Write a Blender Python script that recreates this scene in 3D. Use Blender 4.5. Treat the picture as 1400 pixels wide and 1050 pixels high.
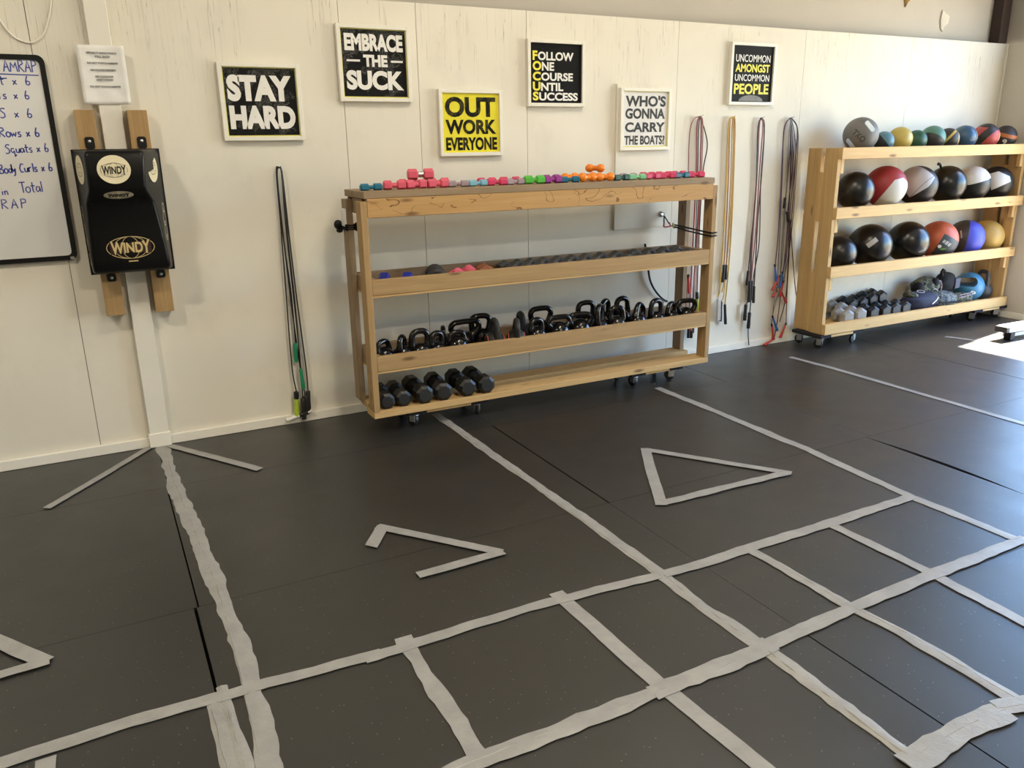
import bpy, bmesh, math, random
from mathutils import Vector, Matrix
from math import sin, cos, pi, radians, sqrt
for _o in list(bpy.data.objects): bpy.data.objects.remove(_o)
SC = bpy.context.scene; COL = SC.collection
rnd = random.Random(7)

# ------------------------------------------------------------------ camera
cd = bpy.data.cameras.new('camera'); cam = bpy.data.objects.new('camera', cd); COL.objects.link(cam)
cd.sensor_fit = 'HORIZONTAL'; cd.sensor_width = 36; cd.lens = 27.955; cd.clip_start = .05; cd.clip_end = 200
Rv = Vector((0.88577, -0.46388, -0.01519)); Uv = Vector((0.14606, 0.24754, 0.95781)); Fv = Vector((0.44054, 0.85061, -0.28702))
cam.matrix_world = Matrix(((Rv.x, Uv.x, -Fv.x, 0), (Rv.y, Uv.y, -Fv.y, -4.8056), (Rv.z, Uv.z, -Fv.z, 1.637), (0, 0, 0, 1)))
SC.camera = cam

# ------------------------------------------------------------------ light and exposure
vs = SC.view_settings
vs.view_transform = 'Standard'; vs.look = 'None'; vs.exposure = 0.0; vs.gamma = 1.0; vs.use_curve_mapping = False
W = bpy.data.worlds.new('sky'); SC.world = W; W.use_nodes = True
wn = W.node_tree.nodes; wn.clear()
wo = wn.new('ShaderNodeOutputWorld'); wb = wn.new('ShaderNodeBackground'); wb.inputs[1].default_value = 1.75
sk = wn.new('ShaderNodeTexSky'); sk.sky_type = 'NISHITA'; sk.sun_disc = False; sk.sun_elevation = radians(61); sk.sun_rotation = radians(100)
hs = wn.new('ShaderNodeHueSaturation'); hs.inputs['Saturation'].default_value = 1.35; W.node_tree.links.new(sk.outputs[0], hs.inputs['Color']); W.node_tree.links.new(hs.outputs[0], wb.inputs[0]); W.node_tree.links.new(wb.outputs[0], wo.inputs[0])
def light(name, kind, loc, energy, color, aim=None, **kw):
    l = bpy.data.lights.new(name, kind); l.energy = energy; l.color = color
    for k, v in kw.items(): setattr(l, k, v)
    o = bpy.data.objects.new(name, l); COL.objects.link(o); o.location = loc
    if aim is not None: o.rotation_euler = (Vector(aim)).to_track_quat('-Z', 'Y').to_euler()
    return o
SUN_DIR = Vector((-1.0, -0.17, -1.84))
light('sun', 'SUN', (12, 1, 12), 60, (1, .93, .82), SUN_DIR, angle=radians(.6))
WARM = (1.0, .89, .71)
light('ceiling_lamp_right', 'AREA', (2.8, -2.2, 4.45), 38, WARM, (0, 0, -1), shape='RECTANGLE', size=.55, size_y=.3)
light('ceiling_lamp_middle', 'AREA', (2.0, -3.0, 4.45), 52, WARM, (0, 0, -1), shape='RECTANGLE', size=.55, size_y=.3)
light('ceiling_lamp_left', 'AREA', (-2.0, -3.2, 4.45), 108, WARM, (0, 0, -1), shape='RECTANGLE', size=.55, size_y=.3)
light('ceiling_lamp_rear', 'AREA', (2.4, -6.8, 4.45), 170, WARM, (0, 0, -1), shape='RECTANGLE', size=.55, size_y=.3)
portal = light('doorway_portal', 'AREA', (7.85, -2.6, 1.5), 1, (1, 1, 1), (-1, 0, 0), shape='RECTANGLE', size=3.1, size_y=4.1)
portal.data.cycles.is_portal = True

# ------------------------------------------------------------------ mesh builder
def frame(z, up=(0, 0, 1)):
    z = Vector(z).normalized(); u = Vector(up)
    if abs(z.dot(u)) > .98: u = Vector((0, 1, 0))
    x = u.cross(z).normalized(); y = z.cross(x)
    return Matrix((x, y, z)).transposed()
class MB:
    def __init__(s): s.v = []; s.f = []; s.mi = []; s.cur = 0
    def add(s, vs, fs):
        o = len(s.v); s.v += [tuple(v) for v in vs]; s.f += [tuple(i + o for i in f) for f in fs]; s.mi += [s.cur] * len(fs)
        return s
    def box(s, lo, hi, M=None):
        x0, y0, z0 = lo; x1, y1, z1 = hi
        vs = [Vector(p) for p in ((x0,y0,z0),(x1,y0,z0),(x1,y1,z0),(x0,y1,z0),(x0,y0,z1),(x1,y0,z1),(x1,y1,z1),(x0,y1,z1))]
        if M is not None: vs = [M @ v for v in vs]
        return s.add(vs, [(0,3,2,1),(4,5,6,7),(0,1,5,4),(1,2,6,5),(2,3,7,6),(3,0,4,7)])
    def tube(s, path, r, n=8, closed=False, radii=None):
        P = [Vector(p) for p in path]; N = len(P); vs = []; fs = []; prev = None
        for i, p in enumerate(P):
            if closed: t = P[(i + 1) % N] - P[i - 1]
            else: t = P[min(i + 1, N - 1)] - P[max(i - 1, 0)]
            t.normalize()
            if prev is None:
                a = Vector((0, 0, 1)) if abs(t.z) < .9 else Vector((0, 1, 0))
                x = a.cross(t).normalized()
            else: x = (prev - t * prev.dot(t)).normalized()
            prev = x; y = t.cross(x); rr = radii[i] if radii else r
            vs += [p + (x * cos(2*pi*k/n) + y * sin(2*pi*k/n)) * rr for k in range(n)]
        for i in range(N if closed else N - 1):
            j = (i + 1) % N
            fs += [(i*n+k, i*n+(k+1) % n, j*n+(k+1) % n, j*n+k) for k in range(n)]
        if not closed: fs += [tuple(range(n))[::-1], tuple((N-1)*n+k for k in range(n))]
        return s.add(vs, fs)
    def lathe(s, prof, n=24, M=None, loc=(0, 0, 0)):
        M = M or Matrix.Identity(3); L = Vector(loc); vs = []; fs = []; m = len(prof)
        for r, z in prof: vs += [L + M @ Vector((r*cos(2*pi*k/n), r*sin(2*pi*k/n), z)) for k in range(n)]
        for i in range(m - 1): fs += [(i*n+k, i*n+(k+1) % n, (i+1)*n+(k+1) % n, (i+1)*n+k) for k in range(n)]
        fs += [tuple(range(n))[::-1], tuple((m-1)*n+k for k in range(n))]
        return s.add(vs, fs)
    def cyl(s, a, b, r, n=16, r2=None):
        a = Vector(a); b = Vector(b); M = frame(b - a)
        return s.lathe([(r, 0), (r if r2 is None else r2, (b - a).length)], n, M, a)
    def ball(s, c, r, n=24, m=14, M=None):
        if not hasattr(r, '__len__'): r = (r, r, r)
        pr = [(max(sin(pi*i/m), .004), -cos(pi*i/m)) for i in range(m + 1)]
        S = Matrix.Diagonal(r); S = M @ S if M is not None else S
        return s.lathe(pr, n, S, c)
    def poly(s, pts): return s.add(pts, [tuple(range(len(pts)))])
    def build(s, name, mats, parent=None, smooth=35, bevel=0, seg=2):
        me = bpy.data.meshes.new(name); me.from_pydata(s.v, [], s.f); me.update()
        if not isinstance(mats, (list, tuple)): mats = [mats]
        for m in mats: me.materials.append(m)
        me.polygons.foreach_set('material_index', s.mi)
        if smooth:
            me.polygons.foreach_set('use_smooth', [True] * len(me.polygons))
            me.set_sharp_from_angle(angle=radians(smooth))
        o = bpy.data.objects.new(name, me); COL.objects.link(o)
        if bevel:
            b = o.modifiers.new('bevel', 'BEVEL'); b.width = bevel; b.segments = seg; b.limit_method = 'ANGLE'; b.angle_limit = radians(40)
        if parent is not None: o.parent = parent
        return o
def tag(o, label, cat, group=None):
    o['label'] = label; o['category'] = cat
    if group: o['group'] = group
    return o
def thing(name, label, cat, loc=(0, 0, 0), group=None, rz=0):
    o = bpy.data.objects.new(name, None); COL.objects.link(o); o.location = loc; o.rotation_euler = (0, 0, rz)
    o.empty_display_size = .05
    return tag(o, label, cat, group)
def struct(o): o['kind'] = 'structure'; return o
def kids(o): return [c for c in COL.objects if c.parent is o]
def dup(root, loc, label, group=None, rz=None):
    r = root.copy(); COL.objects.link(r); r.location = loc; r['label'] = label
    if group: r['group'] = group
    if rz is not None: r.rotation_euler = (0, 0, rz)
    for c in kids(root):
        d = c.copy(); COL.objects.link(d); d.parent = r
        for g in kids(c):
            e = g.copy(); COL.objects.link(e); e.parent = d
    return r
ORD = 'first second third fourth fifth sixth seventh eighth ninth tenth eleventh twelfth thirteenth fourteenth fifteenth sixteenth seventeenth'.split()

# ------------------------------------------------------------------ flat lettering
_tc = {}
def glyphs(body, bold=.02):
    k = (body, bold)
    if k in _tc: return _tc[k]
    c = bpy.data.curves.new('t', 'FONT'); c.body = body; c.size = 1; c.offset = bold; c.fill_mode = 'FRONT'; c.resolution_u = 4
    o = bpy.data.objects.new('t', c); COL.objects.link(o); bpy.context.view_layer.update()
    me = bpy.data.meshes.new_from_object(o.evaluated_get(bpy.context.evaluated_depsgraph_get()))
    V = [(v.co.x, v.co.y) for v in me.vertices]; Fc = [tuple(p.vertices) for p in me.polygons]
    bpy.data.objects.remove(o); bpy.data.curves.remove(c); bpy.data.meshes.remove(me)
    x0 = min(v[0] for v in V); x1 = max(v[0] for v in V); y0 = min(v[1] for v in V); y1 = max(v[1] for v in V)
    r = ([((x - x0) / (x1 - x0), (y - y0) / (y1 - y0)) for x, y in V], Fc, (x1 - x0) / (y1 - y0))
    _tc[k] = r; return r
def put_text(mb, body, box, P, bold=.02, arch=0):
    """box = u0, v0, u1, v1 on the plane; P(u, v) gives the 3-D point"""
    V, Fc, _ = glyphs(body, bold); u0, v0, u1, v1 = box
    def q(x, y):
        if arch: y = .5 + (y - .5) * (1 + arch * (2*x - 1)**2)
        return P(u0 + (u1 - u0) * x, v0 + (v1 - v0) * y)
    mb.add([q(x, y) for x, y in V], Fc)
def ribbon(mb, pts, w, P, closed=False):
    n = len(pts); L = []; R = []
    for i, (x, y) in enumerate(pts):
        if closed: a = pts[i - 1]; b = pts[(i + 1) % n]
        else: a = pts[max(i - 1, 0)]; b = pts[min(i + 1, n - 1)]
        dx, dy = b[0] - a[0], b[1] - a[1]; l = math.hypot(dx, dy) or 1; nx, ny = -dy / l * w / 2, dx / l * w / 2
        L.append(P(x + nx, y + ny)); R.append(P(x - nx, y - ny))
    mb.add(L + R, [(i, n + i, n + (i + 1) % n, (i + 1) % n) for i in range(n if closed else n - 1)])
def ell(cx, cy, a, b, n=40, t0=0, t1=2 * pi): return [(cx + a * cos(t0 + (t1 - t0) * i / n), cy + b * sin(t0 + (t1 - t0) * i / n)) for i in range(n + (0 if t1 - t0 > 6.28 else 1))]

# ------------------------------------------------------------------ materials
def newmat(name):
    m = bpy.data.materials.new(name); m.use_nodes = True; nt = m.node_tree
    return m, nt, nt.nodes['Principled BSDF']
def plain(name, col, rough=.5, metal=0, spec=.5, noise=0, nscale=30, bump=0, bscale=80, coat=0):
    m, nt, b = newmat(name); b.inputs['Base Color'].default_value = (*col, 1); b.inputs['Roughness'].default_value = rough
    b.inputs['Metallic'].default_value = metal; b.inputs['Specular IOR Level'].default_value = spec; b.inputs['Coat Weight'].default_value = coat
    N = nt.nodes; L = nt.links
    tc = N.new('ShaderNodeTexCoord')
    nz = N.new('ShaderNodeTexNoise'); nz.inputs['Scale'].default_value = nscale; nz.inputs['Detail'].default_value = 4
    L.new(tc.outputs['Object'], nz.inputs['Vector'])
    a = noise or .04
    mx = N.new('ShaderNodeMix'); mx.data_type = 'RGBA'; mx.inputs[6].default_value = (*[c * (1 - a) for c in col], 1); mx.inputs[7].default_value = (*[min(1, c * (1 + a)) for c in col], 1)
    L.new(nz.outputs[0], mx.inputs[0]); L.new(mx.outputs[2], b.inputs['Base Color'])
    if bump:
        n2 = N.new('ShaderNodeTexNoise'); n2.inputs['Scale'].default_value = bscale; L.new(tc.outputs['Object'], n2.inputs['Vector'])
        bp = N.new('ShaderNodeBump'); bp.inputs['Strength'].default_value = bump; bp.inputs['Distance'].default_value = .004
        L.new(n2.outputs[0], bp.inputs['Height']); L.new(bp.outputs[0], b.inputs['Normal'])
    return m
class NT:
    def __init__(s, m): s.nt = m.node_tree; s.N = s.nt.nodes; s.L = s.nt.links
    def n(s, t, **kw):
        o = s.N.new('ShaderNode' + t)
        for k, v in kw.items(): setattr(o, k, v)
        return o
    def link(s, a, b): s.L.new(a, b)
    def math(s, op, a, b=None):
        o = s.n('Math', operation=op)
        for i, x in enumerate((a, b)):
            if x is None: continue
            if isinstance(x, (int, float)): o.inputs[i].default_value = x
            else: s.link(x, o.inputs[i])
        return o.outputs[0]
    def mix(s, f, a, b):
        o = s.n('Mix', data_type='RGBA')
        for i, x in ((0, f), (6, a), (7, b)):
            if isinstance(x, (int, float)): o.inputs[i].default_value = x
            elif isinstance(x, tuple): o.inputs[i].default_value = (*x, 1)
            else: s.link(x, o.inputs[i])
        return o.outputs[2]
    def noise(s, vec, scale, detail=3, rough=.5, dist=0):
        o = s.n('TexNoise'); o.inputs['Scale'].default_value = scale; o.inputs['Detail'].default_value = detail; o.inputs['Roughness'].default_value = rough; o.inputs['Distortion'].default_value = dist
        s.link(vec, o.inputs['Vector']); return o.outputs[0]
    def mapping(s, vec, scale=(1, 1, 1), loc=(0, 0, 0)):
        o = s.n('Mapping'); o.inputs['Scale'].default_value = scale; o.inputs['Location'].default_value = loc; s.link(vec, o.inputs['Vector']); return o.outputs[0]
    def ramp(s, f, stops):
        o = s.n('ValToRGB'); e = o.color_ramp.elements
        while len(e) < len(stops): e.new(.5)
        for i, (p, c) in enumerate(stops):
            e[i].position = p; e[i].color = (*c, 1) if isinstance(c, tuple) else (c, c, c, 1)
        s.link(f, o.inputs[0]); return o.outputs[0]
    def bump(s, h, strength, dist=.003):
        o = s.n('Bump'); o.inputs['Strength'].default_value = strength; o.inputs['Distance'].default_value = dist; s.link(h, o.inputs['Height']); return o.outputs[0]
def wood(name, light_c, dark_c, axis, rough=.6, knots=.115, scribble=0):
    m, nt, b = newmat(name); t = NT(m); b.inputs['Roughness'].default_value = rough; b.inputs['Specular IOR Level'].default_value = .3
    o = t.n('TexCoord').outputs['Object']
    sc = {'x': (1.1, 22, 22), 'z': (22, 22, 1.1), 'y': (22, 1.1, 22)}[axis]
    g = t.noise(t.mapping(o, sc), 1.6, 5, .6, .8)
    c = t.ramp(g, [(.28, dark_c), (.5, tuple((a + d) / 2 for a, d in zip(light_c, dark_c))), (.72, light_c)])
    big = t.noise(o, 2.3, 2); c = t.mix(t.math('MULTIPLY', big, .35), c, tuple(x * .72 for x in light_c))
    if scribble:
        s2 = t.noise(t.mapping(o, (1, 1.4, 1.4)), 6.2, 1.5, .5, .9)
        l = t.math('LESS_THAN', t.math('ABSOLUTE', t.math('SUBTRACT', s2, .5)), .0105)
        msk = t.math('GREATER_THAN', t.noise(o, 6, 2), .48)
        c = t.mix(t.math('MULTIPLY', t.math('MULTIPLY', l, msk), scribble), c, (.17, .075, .022))
    ks = {'x': (3.0, 11, 11), 'z': (11, 11, 3.0), 'y': (11, 3.0, 11)}[axis]
    v = t.n('TexVoronoi'); v.inputs['Scale'].default_value = 1.0; t.link(t.mapping(o, ks, (.37, .11, .53)), v.inputs['Vector'])
    k = t.ramp(v.outputs['Distance'], [(knots * .55, 1.0), (knots * 1.5, 0.0)])
    c = t.mix(t.math('MULTIPLY', k, .8), c, (.11, .05, .02))
    t.link(c, b.inputs['Base Color']); t.link(t.bump(g, .25, .002), b.inputs['Normal'])
    return m
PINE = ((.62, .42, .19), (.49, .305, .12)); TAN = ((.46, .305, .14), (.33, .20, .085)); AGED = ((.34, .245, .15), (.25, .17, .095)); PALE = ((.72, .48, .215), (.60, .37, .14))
M = {}
for k, (a, c) in dict(pine=PINE, tan=TAN, aged=AGED, pale=PALE).items():
    for ax in 'xyz': M[k + ax] = wood('%s_wood_%s' % (k, ax), a, c, ax)
M['apron'] = wood('bark_marked_pine', (.56, .34, .14), (.44, .245, .085), 'x', scribble=.85)
def wallpaint():
    m, nt, b = newmat('painted_plywood'); t = NT(m); o = t.n('TexCoord').outputs['Object']
    b.inputs['Roughness'].default_value = .55; b.inputs['Specular IOR Level'].default_value = .3
    c = t.ramp(t.noise(o, 1.1, 4, .6), [(.3, (.725, .69, .60)), (.7, (.79, .755, .665))])
    sx = t.n('SeparateXYZ'); t.link(o, sx.inputs[0])
    cr = t.noise(t.mapping(o, (38, 1, .55)), 1, 3, .6)
    ln = t.math('LESS_THAN', t.math('ABSOLUTE', t.math('SUBTRACT', cr, .5)), .004)
    up = t.ramp(sx.outputs['Z'], [(0, 0.0), (1, 1.0)])
    zz = t.math('MULTIPLY', t.math('SUBTRACT', sx.outputs['Z'], 1.75), 1.6)
    zc = t.n('Clamp'); t.link(zz, zc.inputs[0])
    mk = t.math('MULTIPLY', t.math('GREATER_THAN', t.noise(t.mapping(o, (3.5, 1, 1.2), (2, 0, 0)), 1, 2), .5), zc.outputs[0])
    c = t.mix(t.math('MULTIPLY', t.math('MULTIPLY', ln, mk), .75), c, (.30, .27, .21))
    sm = t.noise(t.mapping(o, (1.2, 1, .8), (5, 0, 3)), 2.2, 5, .65)
    c = t.mix(t.math('MULTIPLY', t.ramp(sm, [(.55, 0.0), (.75, 1.0)]), .28), c, (.52, .50, .45))
    v = t.n('TexVoronoi'); v.inputs['Scale'].default_value = 3.2; t.link(o, v.inputs['Vector'])
    c = t.mix(t.ramp(v.outputs['Distance'], [(.012, .8), (.02, 0.0)]), c, (.12, .10, .08))
    t.link(c, b.inputs['Base Color'])
    t.link(t.bump(t.noise(t.mapping(o, (14, 14, 1.2)), 1, 4), .12, .003), b.inputs['Normal'])
    return m
def rubberfloor():
    m, nt, b = newmat('rubber_mat'); t = NT(m); o = t.n('TexCoord').outputs['Object']
    c = t.ramp(t.noise(o, 1.4, 5, .62), [(.3, (.007, .0068, .0060)), (.7, (.013, .0127, .0115))])
    c = t.mix(t.math('MULTIPLY', t.noise(o, 160, 3, .7), .5), c, (.022, .0215, .02))
    v = t.n('TexVoronoi'); v.inputs['Scale'].default_value = 80; t.link(o, v.inputs['Vector'])
    sc = t.n('SeparateColor'); t.link(v.outputs['Color'], sc.inputs[0])
    fl = t.math('MULTIPLY', t.math('LESS_THAN', v.outputs['Distance'], .14), t.math('GREATER_THAN', sc.outputs[0], .90))
    c = t.mix(t.math('MULTIPLY', fl, .55), c, (.42, .41, .39))
    t.link(c, b.inputs['Base Color'])
    r = t.ramp(t.noise(o, 2.6, 4, .6), [(.3, .36), (.7, .46)]); t.link(r, b.inputs['Roughness'])
    b.inputs['Specular IOR Level'].default_value = .95
    t.link(t.bump(t.noise(o, 140, 2), .12, .001), b.inputs['Normal'])
    return m
def ducttape():
    m, nt, b = newmat('grey_duct_tape'); t = NT(m); o = t.n('TexCoord').outputs['Object']
    c = t.ramp(t.noise(o, 9, 4, .6), [(.3, (.27, .268, .26)), (.7, (.35, .348, .335))])
    t.link(c, b.inputs['Base Color']); b.inputs['Roughness'].default_value = .42; b.inputs['Metallic'].default_value = .12
    t.link(t.bump(t.noise(t.mapping(o, (30, 30, 30)), 1.3, 4, .7, 1.0), .5, .004), b.inputs['Normal'])
    return m
def scratched(name, base, mark, amt, rough=.5):
    m, nt, b = newmat(name); t = NT(m); o = t.n('TexCoord').outputs['Object']
    s = t.noise(t.mapping(o, (40, 1, 25)), 1, 5, .75, 2.5)
    l = t.math('LESS_THAN', t.math('ABSOLUTE', t.math('SUBTRACT', s, .5)), .006)
    k = t.math('MULTIPLY', l, t.math('GREATER_THAN', t.noise(o, 14, 2), .5))
    b.inputs['Specular IOR Level'].default_value = .15; t.link(t.mix(t.math('MULTIPLY', k, amt), base, mark), b.inputs['Base Color']); b.inputs['Roughness'].default_value = rough
    return m
def camo(name, cols, sc=22):
    m, nt, b = newmat(name); t = NT(m); o = t.n('TexCoord').outputs['Object']
    g = t.noise(o, sc, 3, .55, .6)
    r = t.n('ValToRGB'); r.color_ramp.interpolation = 'CONSTANT'; e = r.color_ramp.elements
    while len(e) < len(cols): e.new(.5)
    for i, c in enumerate(cols): e[i].position = [0, .42, .5, .59][i]; e[i].color = (*c, 1)
    t.link(g, r.inputs[0]); t.link(r.outputs[0], b.inputs['Base Color']); b.inputs['Roughness'].default_value = .8
    t.link(t.bump(t.noise(o, 90, 2), .5, .003), b.inputs['Normal'])
    return m
# view-independent panel pattern on a ball: half-spaces in the ball's own coordinates
BR = Vector((.61, -.79, 0)); BU = Vector((0, 0, 1)); BT = Vector((-.79, -.61, 0))
def ballmat(name, base, panels=(), rough=.5, seams=(), leather=1):
    m, nt, b = newmat(name); t = NT(m); o = t.n('TexCoord').outputs['Object']
    nv = t.n('VectorMath', operation='NORMALIZE'); t.link(o, nv.inputs[0]); nrm = nv.outputs[0]
    def dot(n):
        v = BR * n[0] + BU * n[1] + BT * n[2]
        d = t.n('VectorMath', operation='DOT_PRODUCT'); t.link(nrm, d.inputs[0]); d.inputs[1].default_value = v; return d.outputs['Value']
    nzc = t.noise(o, 25, 3); c = t.mix(nzc, tuple(x * .88 for x in base), tuple(min(1, x * 1.1) for x in base))
    for hs, col in panels:
        f = None
        for n in hs:
            g = t.math('GREATER_THAN', dot(n[:3]), n[3]); f = g if f is None else t.math('MULTIPLY', f, g)
        c = t.mix(f, c, col)
    for n in seams:
        c = t.mix(t.math('MULTIPLY', t.math('LESS_THAN', t.math('ABSOLUTE', t.math('SUBTRACT', dot(n[:3]), n[3])), .012), .8), c, (.01, .01, .01))
    t.link(c, b.inputs['Base Color']); b.inputs['Roughness'].default_value = rough
    if leather: t.link(t.bump(t.noise(o, 120, 3), .12, .002), b.inputs['Normal'])
    return m
M['wall'] = wallpaint(); M['floor'] = rubberfloor(); M['tape'] = ducttape()
M['dark'] = plain('dark_gap', (.002, .002, .002), 1, spec=.05)
M['upper'] = plain('shaded_upper_wall_paint', (.50, .47, .42), .7, noise=.08, nscale=3)  # base colour lowered in place of the shade band above the ledge
M['trimw'] = plain('white_trim_paint', (.80, .775, .70), .45, noise=.05, nscale=6)
M['rwall'] = plain('shaded_side_wall_paint', (.58, .545, .475), .6, noise=.05, nscale=2)  # shade put into the colour: wall paint darkened for the dimmer right wall
M['ceil'] = plain('ceiling_paint', (.70, .69, .66), .8)
M['brown'] = plain('dark_brown_steel', (.028, .013, .009), .5, noise=.2, nscale=8)
M['ground'] = plain('outside_concrete', (.30, .255, .18), .85, noise=.1, nscale=2)
M['white'] = plain('white_frame_paint', (.80, .78, .70), .4)
M['paper'] = plain('white_paper', (.82, .815, .80), .7, bump=.3, bscale=14)
M['board'] = plain('whiteboard_surface', (.74, .745, .745), .22, noise=.02, nscale=3)
M['ink'] = plain('blue_marker_ink', (.045, .07, .36), .5, noise=.25, nscale=60)
M['bink'] = plain('black_print', (.006, .006, .006), .5)
M['winkt'] = plain('white_print', (.80, .79, .76), .5)
M['yink'] = plain('yellow_print', (.80, .72, .06), .5)
M['signblack'] = scratched('worn_black_print', (.006, .006, .006), (.55, .54, .5), .75)
M['signblackc'] = plain('clean_black_print', (.004, .004, .004), .55, spec=.15)
M['signyellow'] = scratched('worn_yellow_print', (.78, .70, .05), (.10, .09, .02), .35)
M['signwhite'] = scratched('worn_white_print', (.78, .77, .76), (.30, .30, .28), .5)
M['blackworn'] = scratched('worn_black_letters', (.007, .006, .006), (.7, .62, .1), .6)
M['frameedge'] = plain('yellow_edge', (.70, .66, .16), .5)
M['blackplastic'] = plain('black_plastic', (.005, .005, .005), .45, spec=.3)
M['leather'] = plain('black_vinyl', (.003, .003, .0032), .33, spec=.3, bump=.12, bscale=140)
M['cream'] = plain('cream_print', (.80, .72, .50), .5)
M['gold'] = plain('gold_print', (.62, .48, .22), .45)
M['gloss'] = plain('glossy_black_enamel', (.004, .004, .0045), .16, bump=.1, bscale=60)
M['matte'] = plain('matte_black_iron', (.014, .014, .0145), .6, bump=.2, bscale=120)
M['rubber'] = plain('black_rubber_head', (.006, .006, .0065), .4, spec=.35, bump=.12, bscale=150)
M['rubbergrey'] = plain('worn_grey_rubber', (.055, .055, .058), .5, noise=.2, nscale=20)
M['rawgrey'] = plain('bare_grey_iron', (.27, .26, .245), .55, noise=.2, nscale=18, bump=.2)
M['chrome'] = plain('chrome', (.75, .74, .72), .14, metal=1)
M['steel'] = plain('zinc_steel', (.55, .55, .54), .32, metal=1)
M['caster'] = plain('black_caster_rubber', (.012, .012, .013), .5)
M['carpet'] = plain('dark_carpet_pad', (.016, .014, .018), .95, bump=.6, bscale=200)
M['orangeline'] = plain('orange_line_paint', (.62, .10, .05), .5)
for n, c in dict(teal=(.012, .13, .22), pink=(.66, .10, .16), mauve=(.33, .25, .29), sky=(.18, .40, .52), rose=(.60, .045, .13), green=(.09, .45, .06), purple=(.25, .02, .22),
                 orange=(.85, .24, .02), forest=(.006, .07, .06), mint=(.22, .55, .30), blue=(.02, .03, .30), brick=(.30, .10, .04)).items():
    M['vinyl_' + n] = plain(n + '_vinyl', c, .38 if n != 'orange' else .25)
for n, c in dict(black=(.016, .015, .015), lime=(.42, .56, .03), green=(.01, .25, .11), red=(.48, .045, .04), blue=(.03, .14, .50), silver=(.5, .5, .5), pinkcord=(.30, .12, .12), redcord=(.26, .05, .04),
                 yellow=(.66, .47, .13), rust=(.35, .15, .07), gold=(.50, .33, .10), grey=(.16, .15, .15), purple=(.10, .07, .13), maroon=(.09, .022, .022)).items():
    M['c_' + n] = plain(n + '_plastic', c, .4)

# ================================================================== the room
# back wall: plywood sheets (thin joints) up to a ledge, recessed upper wall behind it
mb = MB(); seams = [-5, -2.24, -1.02, -.129, 1.416, 1.885, 2.632, 3.85, 5.081, 6.31, 7.6]; LEDGE = 2.452
for a, b_ in zip(seams, seams[1:]): mb.box((a + .0015, 0, .0), (b_ - .0015, .02, LEDGE))
mb.cur = 1; mb.box((-5, .021, 0), (7.6, .10, LEDGE - .01))
wall_back = struct(mb.build('wall_back', [M['wall'], M['dark']], smooth=0))
struct(MB().box((-5, .10, LEDGE - .2), (7.9, .16, 4.6)).build('wall_upper', M['upper'], smooth=0))
# thicker plywood sheet under the fifth sign
struct(MB().box((3.325, -.018, 1.045), (3.80, -.0005, 2.03)).build('trim_1', M['wall'], smooth=0, bevel=.002))
bb = MB(); bb.box((-5, -.022, 0), (7.6, -.0005, .058)); struct(bb.build('baseboard_back', M['trimw'], bevel=.004))
# right wall with the big open doorway outside the frame
Y0, Y1, DH = -.60, -4.6, 3.0
mb = MB(); mb.box((7.6, Y0, 0), (7.7, .1, LEDGE)); mb.box((7.6, -9, 0), (7.7, Y1, LEDGE))
struct(mb.build('wall_right', M['rwall'], smooth=0))
mb = MB(); mb.box((7.72, Y0 + .001, LEDGE), (7.8, .1, 4.6)); mb.box((7.72, Y1, DH), (7.8, Y0, 4.6)); mb.box((7.72, -9, LEDGE), (7.8, Y1 - .001, 4.6)); struct(mb.build('wall_right_upper', M['upper'], smooth=0))
struct(MB().box((7.58, -.60, 0), (7.5995, -.0225, .058)).build('baseboard_right', M['trimw'], bevel=.004))
struct(MB().box((-5.1, -9, 0), (-5, .1, 4.6)).build('wall_left', M['rwall'], smooth=0))
struct(MB().box((-5.1, -9.1, 0), (7.8, -9, 4.6)).build('wall_front', M['rwall'], smooth=0))
struct(MB().box((-5.1, -9.1, 4.6), (7.9, .2, 4.7)).build('ceiling', M['ceil'], smooth=0))
col = MB().box((7.46, -.002, LEDGE + .002), (7.58, .095, 4.58)); struct(col.build('column_corner', M['brown'], bevel=.006))
struct(MB().box((-40, -40, -.12), (40, 40, -.06)).build('ground', M['ground'], smooth=0))
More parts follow.
